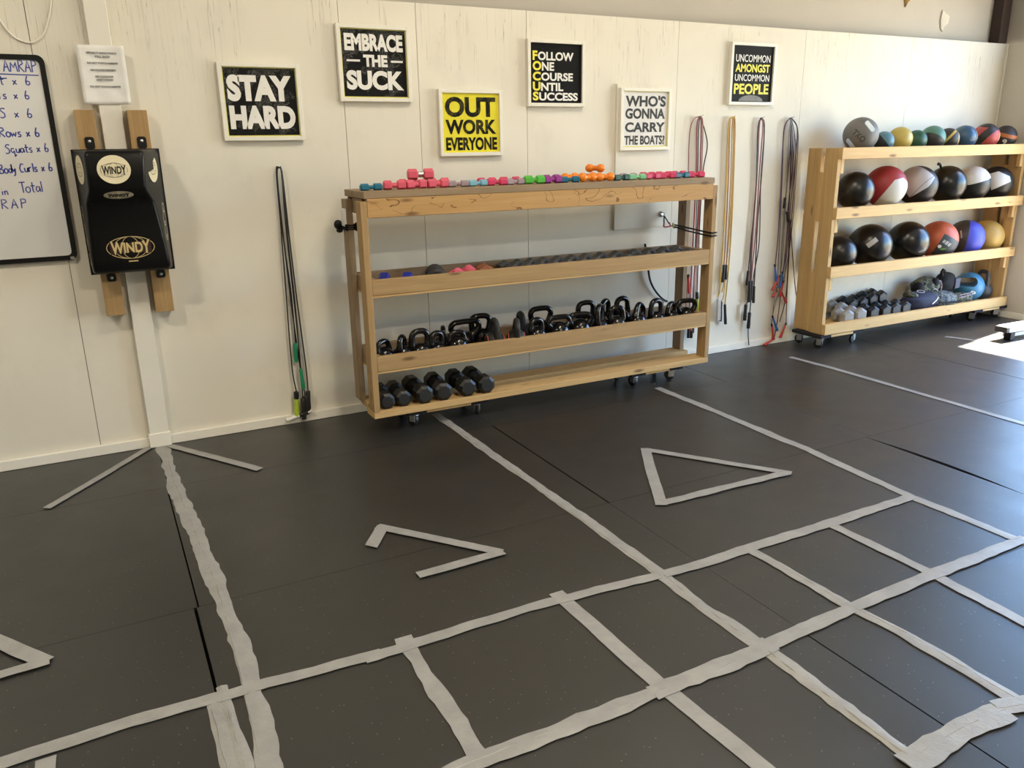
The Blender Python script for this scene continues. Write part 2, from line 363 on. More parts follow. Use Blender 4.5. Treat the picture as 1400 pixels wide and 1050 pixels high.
# floor: 6 x 4 ft rubber mats over a dark slab; joints are real gaps
mb = MB(); Z0 = -.014
rows = [(0.0, -.683), (-.683, -1.935), (-1.935, -3.14), (-3.14, -4.36), (-4.36, -5.58), (-5.58, -9)]
cols = [[-5, -3.5, -1.68, .158, 2.0, 3.862, 5.70, 7.7], [-5, -3.5, -1.68, .150, 1.997, 3.81, 5.69, 7.7], [-5, -3.5, -1.68, .138, 1.995, 3.775, 5.70, 7.7],
        [-5, -3.5, -1.68, .15, 1.99, 3.82, 5.65, 7.7], [-5, -2.6, -.8, 1.1, 2.9, 4.8, 6.6, 7.7], [-5, -1.68, .15, 2.0, 3.82, 5.65, 7.7]]
wide = {(0, 2): .003, (1, 2): .006, (2, 2): .011, (1, 3): .009, (0, 4): .004, (0, 5): .007, (1, 5): .007, (3, 3): .006}
for ri, ((ya, yb), cs) in enumerate(zip(rows, cols)):
    for ci in range(len(cs) - 1):
        gl = wide.get((ri, ci - 1), .0015); gr = wide.get((ri, ci), .0015)
        x0, x1 = cs[ci] + gl / 2, cs[ci + 1] - gr / 2
        y0, y1 = yb + .0009, ya - .0009
        if (ri, ci) == (2, 5):      # the curled mat edge by the wide dark gap
            n = 12; top = []
            for k in range(n + 1):
                f = k / n; top.append((x0 + .030 * sin(pi * min(1, f * 1.35)) if f < .74 else x0, y1 + (y0 - y1) * f))
            pts = top + [(x1, y0), (x1, y1)]
            m_ = len(pts); mb.add([(x, y, 0) for x, y in pts] + [(x, y, Z0) for x, y in pts], [tuple(range(m_))] + [(i, m_ + i, m_ + (i + 1) % m_, (i + 1) % m_) for i in range(m_)])
        else: mb.box((x0, y0, Z0), (x1, y1, 0))
mb.cur = 1; mb.box((-5, -9, -.05), (7.7, 0, Z0 - .0005))
floor = struct(mb.build('floor', [M['floor'], M['dark']], smooth=0))
# wall post with its foot block
p = MB(); p.box((.126, -.04, .02), (.229, -.0005, LEDGE + .1)); struct(p.build('trim_2', M['trimw'], bevel=.003))
p = MB(); p.box((.118, -.048, .001), (.236, -.0225, .085)); struct(p.build('trim_3', M['trimw'], bevel=.004))
# corner bead and torn facing on the upper wall
struct(MB().box((7.585, -.018, .06), (7.5985, -.0005, LEDGE)).build('trim_4', M['trimw'], bevel=.003))
M['tear'] = plain('torn_yellow_facing', (.45, .30, .11), .9); M['tearw'] = plain('torn_white_facing', (.66, .62, .55), .9)
for nm, pts, mt, lab in (('insulation_tear', [(6.26, 2.76), (6.31, 2.752), (6.35, 2.76), (6.30, 2.722), (6.285, 2.695), (6.275, 2.73)], 'tear', 'yellow brown tear in the wall facing above the ledge'),
                    ('facing_flap', [(6.77, 2.70), (6.81, 2.675), (6.865, 2.655), (6.86, 2.60), (6.80, 2.56), (6.80, 2.53), (6.775, 2.545), (6.755, 2.62)], 'tearw', 'loose white flap of torn facing on the upper wall by the corner')):
    mb = MB(); n = len(pts); cx = sum(p[0] for p in pts) / n; cz = sum(p[1] for p in pts) / n
    fr = [(x, .088, z) for x, z in pts] + [(cx, .074, cz)]; bk = [(x, .0995, z) for x, z in pts]
    mb.add(fr + bk, [(i, (i + 1) % n, n) for i in range(n)] + [(i, n + 1 + i, n + 1 + (i + 1) % n, (i + 1) % n) for i in range(n)])
    tag(mb.build(nm, M[mt], smooth=60), lab, 'torn facing')

# ================================================================== floor tape
_tz = [0.0004]
def strip(pts, w, seed, jag=.003, wid=None, cuts=(0, 0), th=.0012, ridge=0, parent=None, name='floor_tape_strip'):
    """grey tape laid along pts, uneven torn edges, a slight lift in z so later strips lie over earlier ones"""
    r = random.Random(seed); P = [Vector((*p, 0)) for p in pts]; S = [P[0]]
    for a, b_ in zip(P, P[1:]):
        n = max(1, int((b_ - a).length / .035)); S += [a + (b_ - a) * (k + 1) / n for k in range(n)]
    N = len(S); mb = MB(); z = _tz[0]; _tz[0] += .00022
    V = []; ja = jb = 0
    for i, p in enumerate(S):
        t = (S[min(i + 1, N - 1)] - S[max(i - 1, 0)]).normalized(); nrm = Vector((-t.y, t.x, 0))
        ja = ja * .72 + r.uniform(-1, 1) * jag; jb = jb * .72 + r.uniform(-1, 1) * jag
        ww = w if wid is None else w * (wid[0] + (wid[1] - wid[0]) * i / max(1, N - 1))
        l = p + nrm * (ww / 2 + ja) + t * (cuts[0] if i == 0 else cuts[1] if i == N - 1 else 0)
        q = p - nrm * (ww / 2 + jb) - t * (cuts[0] if i == 0 else cuts[1] if i == N - 1 else 0)
        c = (l + q) / 2 + nrm * r.uniform(-.006, .006); h = z + th + ridge * r.uniform(.3, 1)
        V += [(l.x, l.y, z), (l.x, l.y, z + th), (c.x, c.y, h), (q.x, q.y, z + th), (q.x, q.y, z)]
    F = []
    for i in range(N - 1):
        for k in range(4): F.append((5*i+k, 5*i+5+k, 5*i+6+k, 5*i+k+1))
        F.append((5*i+4, 5*i+9, 5*i+5, 5*i))
    if ridge > .002:      # raised fold wandering along the strip
        n0 = len(V); off = r.uniform(-.25, .25) * w
        for i, p in enumerate(S):
            t = (S[min(i + 1, N - 1)] - S[max(i - 1, 0)]).normalized(); nrm = Vector((-t.y, t.x, 0)); off = max(-.36 * w, min(.36 * w, off + r.uniform(-.003, .003)))
            hh = ridge * r.uniform(.35, 1.1) if r.random() < .8 else 0; q = p + nrm * off
            for d, e in ((-.0035, 0), (.0004, hh), (.0022, 0)): V.append((q.x + nrm.x * d, q.y + nrm.y * d, z + th + .0006 + e))
        for i in range(N - 1):
            for k in range(2): F.append((n0+3*i+k, n0+3*i+3+k, n0+3*i+4+k, n0+3*i+k+1))
    F += [(0, 1, 2, 3, 4), tuple(5*(N-1) + k for k in (4, 3, 2, 1, 0))]
    mb.add(V, F); o = mb.build(name, M['tape'], parent, smooth=25); return o
G = 'grey tape lines on the black floor'
def tp(pts, label, w=.052, seed=1, **k): return tag(strip(pts, w, seed, **k), label, 'tape', G)
tp([(.124, -2.49), (.124, -2.84), (.123, -3.1)], 'short doubled tape strip at the bottom left beside the long strip from the post', .050, 3, jag=.002, ridge=.004)
tp([(.156, -2.46), (.163, -2.84), (.166, -3.1)], 'narrow wrinkled tape strip overlapping the doubled strip at the bottom left', .040, 31, jag=.003, ridge=.005)
tp([(.181, -.05), (.190, -.69), (.215, -1.2), (.236, -1.675), (.242, -2.245), (.237, -2.548), (.224, -2.89), (.21, -3.2)], 'long ragged tape strip running from the white wall post toward the camera', .064, 5, jag=.007, ridge=.004)
tp([(1.778, -.30), (1.792, -1.33), (1.803, -2.028), (1.806, -2.585)], 'tape strip running from under the wooden dumbbell rack to the long cross line', .058, 7, jag=.004, ridge=.003)
tp([(1.803, -2.60), (1.793, -2.844), (1.80, -3.0), (1.808, -3.135)], 'short wrinkled tape strip forming a ladder rung below the dumbbell rack line', .062, 8, jag=.006, ridge=.005)
tp([(1.808, -3.135), (1.80, -3.407), (1.79, -3.73)], 'crumpled yellowish tape strip at the bottom right of centre', .066, 9, jag=.006, ridge=.006)
tp([(3.343, -.56), (3.344, -1.2), (3.335, -1.895), (3.285, -2.593), (3.292, -3.13)], 'long tape strip from right of the dumbbell rack to the right frame edge', .055, 11, jag=.004, ridge=.002)
tp([(4.752, -.425), (4.775, -.8), (4.770, -1.6), (4.76, -2.6)], 'thin faded tape strip nearest the medicine ball rack', .050, 13, jag=.002)
tp([(6.40, -.60), (6.47, -.80)], 'scrap of tape on the floor in front of the sunny patch', .045, 14, jag=.004)
tp([(1.368, -2.50), (1.378, -3.116), (1.412, -3.6)], 'straight ladder rung strip crossing both lines left of the crumpled one', .058, 17, jag=.0015)
tp([(.756, -2.49), (.749, -2.83), (.746, -3.16)], 'ragged ladder rung strip second from the left', .056, 19, jag=.006)
tp([(2.248, -2.585), (2.257, -3.115), (2.284, -3.3), (2.276, -3.74)], 'ladder rung strip with a lifted edge right of the crumpled one', .052, 21, jag=.004, ridge=.003)
tp([(2.720, -2.585), (2.727, -3.118), (2.706, -3.5), (2.70, -3.9)], 'ladder rung strip furthest right ending at the frame edge', .050, 23, jag=.003)
tp([(-.33, -2.55), (-.325, -2.8)], 'tape rung stub in the bottom left corner of the frame', .05, 24, jag=.002)
tp([(-1.3, -2.54), (-.444, -2.511), (-.108, -2.50), (.15, -2.512)], 'tape line with a central crease entering from the bottom left corner', .055, 25, jag=.002, ridge=.003)
tp([(.12, -2.515), (.252, -2.517), (.66, -2.542)], 'short piece of the long cross line left of the second rung', .050, 26, jag=.003)
tp([(.60, -2.548), (1.0, -2.545), (1.334, -2.547), (1.812, -2.592)], 'middle piece of the long cross line ending at the rack strip', .049, 27, jag=.0035)
tp([(1.79, -2.592), (2.1, -2.602), (2.319, -2.596), (2.8, -2.60), (3.30, -2.593)], 'right piece of the long cross line ending at the long right strip', .056, 28, jag=.0035, ridge=.002)
tp([(.55, -3.15), (.749, -3.146), (.934, -3.15), (1.40, -3.142)], 'lower cross line piece at the bottom centre with a raised crease', .060, 29, jag=.005, ridge=.005)
tp([(1.33, -3.150), (1.57, -3.15), (1.84, -3.135)], 'lower cross line piece with a torn flap at bottom centre', .070, 30, jag=.007, ridge=.005)
tp([(1.80, -3.137), (2.259, -3.115), (2.742, -3.107), (3.33, -3.104)], 'lower cross line piece ending at the right frame edge', .056, 33, jag=.003, ridge=.003)
tp([(1.755, -3.716), (2.0, -3.707), (2.20, -3.715)], 'wide shiny tape strip at the bottom right corner', .075, 35, jag=.005, ridge=.004)
tp([(2.19, -3.690), (2.34, -3.735)], 'torn tape end at the right frame edge above the wide shiny strip', .055, 36, jag=.006, ridge=.003)
tp([(.117, -.026), (-.12, -.34), (-.385, -.672)], 'thin diagonal strip running left from the foot of the post', .042, 37, jag=.0015)
tp([(.222, -.062), (.42, -.38), (.610, -.690)], 'thin diagonal strip running right from the foot of the post', .046, 39, jag=.0015)
GT = 'tape arrows on the black floor'
def shape(loc, label, strips):
    t = thing('floor_tape_triangle', label, 'tape mark', (*loc, 0), GT)
    for i, (pts, w, kw) in enumerate(strips): strip([(x - loc[0], y - loc[1]) for x, y in pts], w, 60 + i + int(loc[0] * 10), parent=t, name='tape_side', **kw)
shape((2.6, -1.9), 'closed grey tape triangle pointing right on the floor before the rack', [([(2.565, -1.46), (2.40, -1.73), (2.19, -2.09)], .056, dict(jag=.0015)), ([(2.553, -1.474), (3.0, -2.115)], .050, dict(jag=.001)), ([(2.21, -2.072), (2.6, -2.085), (2.985, -2.098)], .052, dict(jag=.003))])
shape((1.1, -1.9), 'open grey tape arrow pointing right with a short tail strip', [([(.862, -1.808), (.972, -1.645)], .058, dict(jag=.0008, cuts=(.01, 0))), ([(.945, -1.640), (1.325, -2.128)], .050, dict(jag=.001)), ([(1.335, -2.125), (.95, -2.131)], .050, dict(jag=.001))])
shape((-.5, -1.95), 'grey tape arrow point cut off by the left frame edge', [([(-.80, -1.42), (-.493, -1.838), (-.345, -2.05)], .060, dict(jag=.002)), ([(-.335, -2.045), (-.477, -2.056), (-.9, -2.07)], .045, dict(jag=.002))])

# ================================================================== furniture dollies
def dolly(loc, L, D, H, label, spin):
    t = thing('furniture_dolly', label, 'dolly', loc, 'rolling dollies under the wooden racks')
    b = .028
    for sx in (-1, 1): MB().box((sx * L/2 - .06, -D/2, H - b), (sx * L/2 + .06, D/2, H - .0005)).build('end_board', M['carpet'], t, bevel=.004)
    for sy in (-1, 1): MB().box((-L/2 + .061, sy * D/2 - (.06 if sy > 0 else 0), H - b + .003), (L/2 - .061, sy * D/2 + (.06 if sy < 0 else 0), H - .004)).build('rail', M['palex'], t, bevel=.003)
    i = 0
    for sx in (-1, 1):
        for sy in (-1, 1):
            a = spin[i % 4]; i += 1; cx, cy = sx * L/2, sy * (D/2 - .05)
            R = Matrix.Translation((cx, cy, 0)) @ Matrix.Rotation(a, 4, 'Z')
            f = MB(); f.box((-.026, -.03, H - b - .005), (.026, .03, H - b - .0005), R); f.box((-.014, -.022, H - b - .016), (.014, .022, H - b - .005), R)
            for s in (-1, 1): f.box((s * .016 - .002, -.012, .026), (s * .016 + .002, .03, H - b - .012), R)
            fo = f.build('caster_fork', M['steel'], t, bevel=.001)
            w = MB(); r = .0365; c = R @ Vector((0, .018, r + .0006)); ax = (R.to_3x3() @ Vector((1, 0, 0)))
            w.lathe([(r - .006, -.012), (r, -.008), (r, .008), (r - .006, .012)], 24, frame(ax), c); w.cur = 1
            w.lathe([(.014, -.0135), (.014, .0135)], 14, frame(ax), c)
            w.build('caster_wheel', [M['caster'], M['steel']], fo)
    return t
dolly((1.80, -.335, 0), .42, .30, .110, 'dolly under the left end of the dumbbell rack', (.5, 2.2, -.6, 2.6))
dolly((3.40, -.335, 0), .33, .30, .110, 'dolly under the right end of the dumbbell rack', (.2, 2.0, 1.2, -.4))
dolly((5.375, -.225, 0), .38, .31, .118, 'dolly under the near left end of the medicine ball rack', (.4, .2, 1.9, .3))
dolly((7.36, -.225, 0), .37, .31, .118, 'dolly under the far right end of the medicine ball rack', (.3, 1.9, .5, 1.0))

# ================================================================== dumbbell rack (left)
XA, XB, YF, YB = 1.312, 3.827, -.515, -.150
rk = thing('storage_rack', 'long wooden four tier rack loaded with dumbbells and kettlebells', 'rack', (XA, 0, 0))
LN = XB - XA
def rp(name, lo, hi, mat, bev=.003): return MB().box(lo, hi).build(name, M[mat], rk, bevel=bev)
for x in (0, LN - .038):
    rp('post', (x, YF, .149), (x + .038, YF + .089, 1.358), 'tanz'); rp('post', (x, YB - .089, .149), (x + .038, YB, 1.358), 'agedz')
rp('bottom_plank', (0, YF, .110), (LN, YF + .14, .149), 'pinex'); rp('bottom_plank', (.03, YB - .14, .110), (LN, YB, .149), 'pinex')
rp('front_rail', (.0385, YF - .001, 1.268), (LN - .0385, YF + .037, 1.371), 'apron')
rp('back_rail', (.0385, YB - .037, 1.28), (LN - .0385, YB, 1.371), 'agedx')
for zt in (1.28,):
    for x in (.0385, LN - .0765): rp('cross_brace', (x, YF + .0895, zt), (x + .038, YB - .0895, zt + .089), 'agedy')
for a, b_ in ((YF, YF + .186), (YF + .190, YB + .0)): rp('top_plank', (.022, a, 1.3715), (LN - .03, b_, 1.410), 'agedx')
for z0, mt in ((.824, 'tanx'), (.379, 'tanx')):
    rp('front_rail', (.0385, YF + .001, z0 + .012), (LN - .0385, YF + .038, z0 + .101), mt)
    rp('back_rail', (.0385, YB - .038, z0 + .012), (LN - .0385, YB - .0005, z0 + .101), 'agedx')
    for x in (.0385, LN - .0765): rp('end_rail', (x, YF + .0385, z0 + .012), (x + .038, YB - .0385, z0 + .101), 'agedy')
    rp('shelf_board', (.0385, YF + .003, z0), (LN - .0385, YB - .002, z0 + .0118), 'pinex', .001)

# ================================================================== medicine ball rack (right)
XC, XD, ZF, ZB = 5.155, 7.565, -.388, -.055
rk = thing('storage_rack', 'pale pine rack of medicine balls standing in the right corner', 'rack', (XC, 0, 0)); LN = XD - XC
for x in (0, LN - .038):
    rp('side_plank', (x, ZF + .0385, .119), (x + .038, ZF + .168, 1.583), 'pinez'); rp('side_plank', (x, ZB - .131, .125), (x + .038, ZB, 1.583), 'pinez')
    for sz0, sz1 in ((.122, .62), (1.02, 1.40)): rp('side_strip', (x + .003, ZF + .1685, sz0), (x + .035, ZB - .1315, sz1), 'palez')
for z0, dz in ((.119, .048), (.585, .02), (1.048, .05), (1.498, .045)):
    rp('front_rail', (0, ZF, z0), (LN, ZF + .038, z0 + .0865), 'palex')
    rp('shelf_board', (.0385, ZF + .0385, z0 + dz - .015), (LN - .0385, ZB, z0 + dz), 'palex', .001)
    if z0 > .2:
        for x in (.0385, LN - .0765): rp('cleat', (x, ZF + .0385, z0 - .110 if z0 < 1.6 else z0), (x + .036, ZF + .075, z0 + dz - .0155), 'palez')

# ================================================================== dumbbells
def head_prism(mb, c, ax, r, L, n=8, ch=.18, rot=None):
    """faceted dumbbell head with chamfered ends, a flat facet down"""
    Mx = frame(ax); rot = pi / n if rot is None else rot
    Mr = Mx @ Matrix.Rotation(rot, 3, 'Z'); R = r / cos(pi / n)
    mb.lathe([(R * (1 - ch * 1.6), -L/2), (R, -L/2 + r * ch * 1.3), (R, L/2 - r * ch * 1.3), (R * (1 - ch * 1.6), L/2)], n, Mr, c)
def make_dumbbell(label, r, L, hl, n, mh, mg, group, hr=.3, roundhead=False, endmat=None):
    t = thing('dumbbell', label, 'dumbbell', (0, 0, 0), group)
    for s in (-1, 1):
        m = MB(); c = (0, s * (L/2 - hl/2), r)
        if roundhead: m.ball(c, (r, hl * .62, r), 18, 10)
        else: head_prism(m, c, (0, 1, 0), r, hl, n)
        o = m.build('head', mh, t, smooth=60 if roundhead else 25)
        if endmat:
            e = MB(); R = r * .74; Mx = frame((0, s, 0)) @ Matrix.Rotation(pi / n, 3, 'Z')
            e.lathe([(R, 0), (R * .96, .0012)], n, Mx, (0, s * (L/2 - .0004), r)); e.build('end_face', endmat, o)
    m = MB(); q = r * hr
    m.lathe([(q, -L/2 + hl - .004), (q * .92, -L*.16), (q * 1.15, 0), (q * .92, L*.16), (q, L/2 - hl + .004)], 12, frame((0, 1, 0)), (0, 0, r))
    m.build('handle', mg, t)
    return t
PARK = []
def place(proto, used, loc, label, rz=0, rx=None):
    """first call moves the prototype itself, later ones copy it with its parts"""
    if not used: used.append(1); o = proto; o.location = loc; o['label'] = label
    else: o = dup(proto, loc, label)
    o.rotation_euler = (0, 0, rz) if rx is None else (rx[0], rx[1], rz)
    return o
# bottom plank of the rack: six black dumbbells
g = 'heavy black dumbbells on the bottom plank'
A = make_dumbbell('', .054, .31, .105, 8, M['rubber'], M['chrome'], g, .3, endmat=M['matte']); ua = []
B = make_dumbbell('', .047, .28, .095, 8, M['rubber'], M['chrome'], g, .3, endmat=M['matte']); ub = []
for i, ((x0, y0), (x1, y1)) in enumerate([((1.404, -.500), (1.440, -.23)), ((1.510, -.490), (1.530, -.22)), ((1.640, -.485), (1.650, -.20)), ((1.764, -.480), (1.800, -.21)), ((1.925, -.470), (1.945, -.20)), ((2.055, -.455), (2.065, -.20))]):
    cx, cy = (x0 + x1) / 2, -.350; a = math.atan2(-(x1 - x0), (y1 - y0))
    lab = 'black %s dumbbell, %s from left on the bottom plank' % ('smaller faceted' if i < 2 else 'large faceted', ORD[i])
    place(B if i < 2 else A, ub if i < 2 else ua, (cx, cy, .1495), lab, a)
# middle tray of the rack
g = 'dumbbells in the middle tray of the rack'; ZT = .8362
C_ = make_dumbbell('', .0455, .24, .085, 6, plain('lightened_black_rubber', (.035, .035, .036), .5), M['steel'], g, .3, endmat=M['rubbergrey']); uc = []  # rubber colour lightened to stand in for light on the head tops
for i, x in enumerate([2.259, 2.357, 2.452, 2.548, 2.656, 2.766, 2.873, 2.994, 3.123, 3.279, 3.402, 3.528, 3.640]):
    place(C_, uc, (x + .05, -.335, ZT), 'black hex dumbbell, %s grey ended one from left in middle tray' % ORD[i], -.10)
def single(col, x, y, z, r, L, lab, cat_g, rz=0, mg=None, n=6, rd=False, tilt=0):
    d = make_dumbbell(lab, r, L, r * 1.35, n, M['vinyl_' + col] if 'vinyl_' + col in M else M[col], mg or M['vinyl_' + col], cat_g, .42, rd)
    d.location = (x, y, z); d.rotation_euler = (tilt, 0, rz); return d
single('blue', 1.545, -.365, ZT, .047, .20, 'blue dumbbell at the left end of the middle tray', g, 1.1)
M['vinyl_blackround'] = M['matte']
single('blackround', 1.80, -.36, ZT, .058, .22, 'round headed black dumbbell beside the pink one in the middle tray', g, -.3, M['steel'], 16)
single('pink', 1.98, -.35, ZT, .046, .20, 'pink chrome handled dumbbell in the middle tray', g, -.95, M['chrome'])
single('brick', 2.16, -.29, ZT, .044, .19, 'brick red dumbbell between the pink and black ones in the middle tray', g, -.2)
# top plank: small coloured dumbbells
g = 'small coloured dumbbells along the rack top'
# colour, x of the middle, row (0 front, 1 behind), turn
TOPS = [('teal', 1.415, 0, .1), ('pink', 1.552, 0, -.15), ('pink', 1.682, 0, .1), ('pink', 1.815, 0, .05), ('mauve', 1.945, 0, -.1), ('sky', 2.072, 0, .1), ('rose', 2.198, 0, -.05), ('mauve', 2.322, 0, .12), ('green', 2.455, 0, -.08), ('purple', 2.585, 0, .06),
        ('teal', 2.712, 0, -.1), ('orange', 2.845, 0, .12), ('orange', 2.975, 0, -.08), ('forest', 3.105, 0, .1), ('mint', 3.230, 0, -.1), ('rose', 3.352, 0, .08), ('rose', 3.478, 0, -.1), ('teal', 3.600, 0, .05), ('rose', 3.722, 0, -.12),
        ('pink', 1.69, 1, .15), ('pink', 1.88, 1, -.1), ('rose', 2.20, 1, .1), ('rose', 2.36, 1, -.2), ('purple', 2.66, 1, .15), ('orange', 2.80, 1, .1), ('orange', 2.935, 1, .0), ('forest', 3.09, 1, .2), ('mauve', 3.26, 1, -.1), ('rose', 3.42, 1, .1), ('rose', 3.56, 1, -.1), ('rose', 3.69, 1, .1)]
protos = {}; cnt = {}
for c in dict.fromkeys(t[0] for t in TOPS):
    rr = {'orange': .0265, 'green': .0235, 'pink': .0235, 'purple': .0215, 'rose': .0195}.get(c, .0175)
    protos[c] = (make_dumbbell('', rr, .128 if c != 'green' else .138, .050 if c != 'green' else .058, 6 if c != 'orange' else 16, M['vinyl_' + c], M['vinyl_' + c], g, .55, c == 'orange'), [], rr)
NM = dict(rose='magenta', sky='pale blue', forest='dark green', mint='mint green', mauve='grey mauve', teal='teal blue')
for c, x, row, tw in TOPS:
    k = cnt.get((c, row), 0); cnt[c, row] = k + 1
    n = NM.get(c, c); lab = 'small %s dumbbell, %s row on the rack top, %s %s from left' % (n, ('front', 'back')[row], ORD[k], n.split()[-1])
    place(protos[c][0], protos[c][1], (x, (-.405, -.262)[row], 1.4104), lab, pi / 2 + tw)
d = dup(protos['pink'][0], (1.735, -.345, 1.4580), 'pink chrome handled dumbbell lying across the pile of pink ones', rz=1.40)
d.scale = (1.2, 1.2, 1.2)
for ch in kids(d):
    if ch.name.startswith('handle'): ch.data = ch.data.copy(); ch.data.materials[0] = M['chrome']
d = dup(protos['orange'][0], (2.945, -.335, 1.4635), 'orange dumbbell stacked on top of the other orange ones', rz=.5)
# ------------------------------------------------------------------ kettlebells
def kettlebell(loc, H, Wd, R, yaw, label, mat, tilt=0, line=False, tr=None, group='kettlebells on the lower rack shelf'):
    t = thing('kettlebell', label, 'kettlebell', loc, group); t.rotation_euler = (0, tilt, yaw)
    m = MB(); zc = .86 * R; P = [(.55 * R, 0), (.62 * R, .002)]
    for k in range(1, 13):
        a = -pi/2 + pi * (.19 + .77 * k / 12); P.append((max(R * cos(a), .004), zc + R * sin(a)))
    m.lathe(P, 28); m.build('body', mat, t, smooth=60)
    r = tr or min(.0185, .098 * H); hw = max(Wd / 2 - r, R * .42); zt = H - r; zb = zc + R * .52; path = []
    xb = min(hw, R * .80)
    path.append((-xb * .92, 0, zb - .015)); path.append((-xb, 0, zb))
    rc = min(.038, (zt - zb) * .6, hw * .8)
    path.append((-(xb + hw) / 2 - .003, 0, zb + (zt - rc - zb) * .5))
    for k in range(6): a = pi - (pi / 2) * k / 5; path.append((-hw + rc + rc * cos(a), 0, zt - rc + rc * sin(a)))
    path.append((0, 0, zt + .002)); path += [(-x, y, z) for x, y, z in path[:-1]][::-1]
    n = len(path); rad = [r * (1.35 - .35 * min(1, min(i, n - 1 - i) / 3)) for i in range(n)]
    m = MB(); m.tube(path, r, 12, radii=rad); m.build('handle', mat, t, smooth=70)
    if line:
        for s in (-1, 1):
            q = [(xx, s * sqrt(max(1e-6, 1 - (xx / R)**2 - zz**2)) * R * 1.003, zc + zz * R) for xx, zz in ((-.55 * R, .25), (-.42 * R, .4), (-.3 * R, .55), (-.1 * R, .62), (.1 * R, .62), (.3 * R, .55), (.42 * R, .4), (.55 * R, .25))]
            m = MB(); m.tube(q, .0024, 6); m.build('accent_line', M['orangeline'], t)
    return t
ZK = .3912; GL, MT = M['gloss'], M['matte']
fr = [(1.428, .160, .120, .060, .5, GL, 0, 0), (1.546, .172, .105, .057, .9, GL, 0, 0), (1.660, .196, .135, .058, .1, GL, 0, 0), (1.770, .170, .105, .055, .25, GL, 0, 0), (1.905, .158, .120, .066, 0, GL, 0, 0),
      (2.165, .204, .12, .062, 1.45, MT, 0, 1), (2.315, .195, .12, .060, 1.2, MT, -.42, 1), (2.468, .175, .116, .062, .15, GL, 0, 0), (2.637, .173, .19, .068, 0, GL, 0, 0), (2.800, .175, .182, .068, -.1, GL, 0, 0),
      (2.955, .212, .130, .060, .75, GL, 0, 0), (3.096, .189, .123, .062, -.15, GL, 0, 0), (3.255, .185, .14, .060, .5, GL, .55, 0), (3.430, .203, .120, .060, .1, GL, 0, 0), (3.565, .169, .116, .057, .35, GL, 0, 0), (3.700, .176, .173, .060, -.1, GL, 0, 0)]
for i, (x, H, w, R, yaw, mt, tl, ln) in enumerate(fr):
    d = ['small glossy', 'small turned glossy', 'upright round handled glossy', 'round handled glossy', 'squat glossy', 'matte upright orange lined', 'matte leaning orange lined', 'rounded glossy', 'wide flat handled glossy', 'wide handled glossy',
         'tall turned glossy', 'close set glossy', 'tilted glossy', 'open square handled glossy', 'small square handled glossy', 'wide handled end'][i]
    kettlebell((x, -.398, ZK + (.012 if tl else 0)), H * 1.04, w * 1.06, R * 1.08, yaw, '%s black kettlebell, %s from left in the front row' % (d, ORD[i]), mt, tl, ln)
bk = [(1.885, .157, .09, .050, 1.2, GL, -.225), (2.022, .190, .222, .056, 0, GL, -.262), (2.150, .205, .155, .058, -.1, GL, -.222), (2.440, .190, .11, .058, 1.4, MT, -.235), (2.592, .210, .182, .062, 0, GL, -.235), (2.950, .212, .150, .062, 0, GL, -.235), (3.112, .208, .12, .060, .5, GL, -.235), (3.255, .212, .125, .060, .05, GL, -.235)]
for i, (x, H, w, R, yaw, mt, y) in enumerate(bk):
    kettlebell((x, y, ZK), H * 1.03, w * 1.06, R * 1.08, yaw, 'black kettlebell in the back row of the rack, %s from the left' % ORD[i], mt)

# ================================================================== medicine balls
def ball_thing(x, y, zb, R, mat, label, group, sq=1.0):
    m = MB(); m.ball((0, 0, R * sq), (R, R, R * sq), 48, 28)
    for i, v in enumerate(m.v): m.v[i] = (v[0], v[1], v[2] - R * sq)
    o = m.build('medicine_ball', mat, smooth=60); o.location = (x, y, zb + R * sq)
    return tag(o, label, 'ball', group)
BLK = (.007, .007, .0075); GRY = (.50, .48, .46)
SEAM = [(.35, .35, .87, .25), (.9, -.2, .4, .45)]
g = 'large wall balls on the upper shelf of the ball rack'; z = 1.0985
ball_thing(5.520, -.232, z, .148, ballmat('wallball_black_a', BLK, rough=.32, seams=[(.75, -.55, .35, .50)]), 'plain black wall ball at the left end of the upper shelf', g)
ball_thing(5.888, -.225, z, .167, ballmat('wallball_red', (.36, .03, .035), [([(.8, -.55, 0, .12), (.2, -.9, 0, -.25), (-.45, -.75, .3, -.55), (0, 0, 1, -.2)], (.62, .61, .57))], .5), 'red wall ball with a pale grey panel', g)
ball_thing(6.285, -.228, z, .162, ballmat('wallball_grey', BLK, [([(-.55, .62, .4, .05), (.65, .55, .2, -.35), (-.5, -.6, .3, -.50), (-.55, .80, 0, -.30), (0, 0, 1, 0)], (.44, .42, .42))], .45, seams=[(.7, -.6, .2, .3)]), 'black wall ball with a wide grey panel between the red and the tagged black one', g)
kb = ball_thing(6.680, -.225, z, .158, ballmat('wallball_black_b', BLK, rough=.28, seams=[(.1, -.9, .3, .35), (.95, .1, .2, .5)]), 'black wall ball with a small black loop tag on top', g)
m = MB(); m.tube([(-.075, .02, .135), (-.085, .02, .155), (-.10, .02, .172), (-.115, .02, .178), (-.125, .02, .168)], .010, 8); m.build('loop_tag', M['blackplastic'], kb, smooth=60)
ball_thing(7.030, -.225, z, .152, ballmat('wallball_white_a', BLK, [([(-.25, .95, .1, .12), (.55, .75, .2, .02), (0, 0, 1, -.3)], (.66, .64, .60))], .42, seams=[(.3, -.9, .2, .3)]), 'black wall ball with a white cap panel, second from the right on the upper shelf', g)
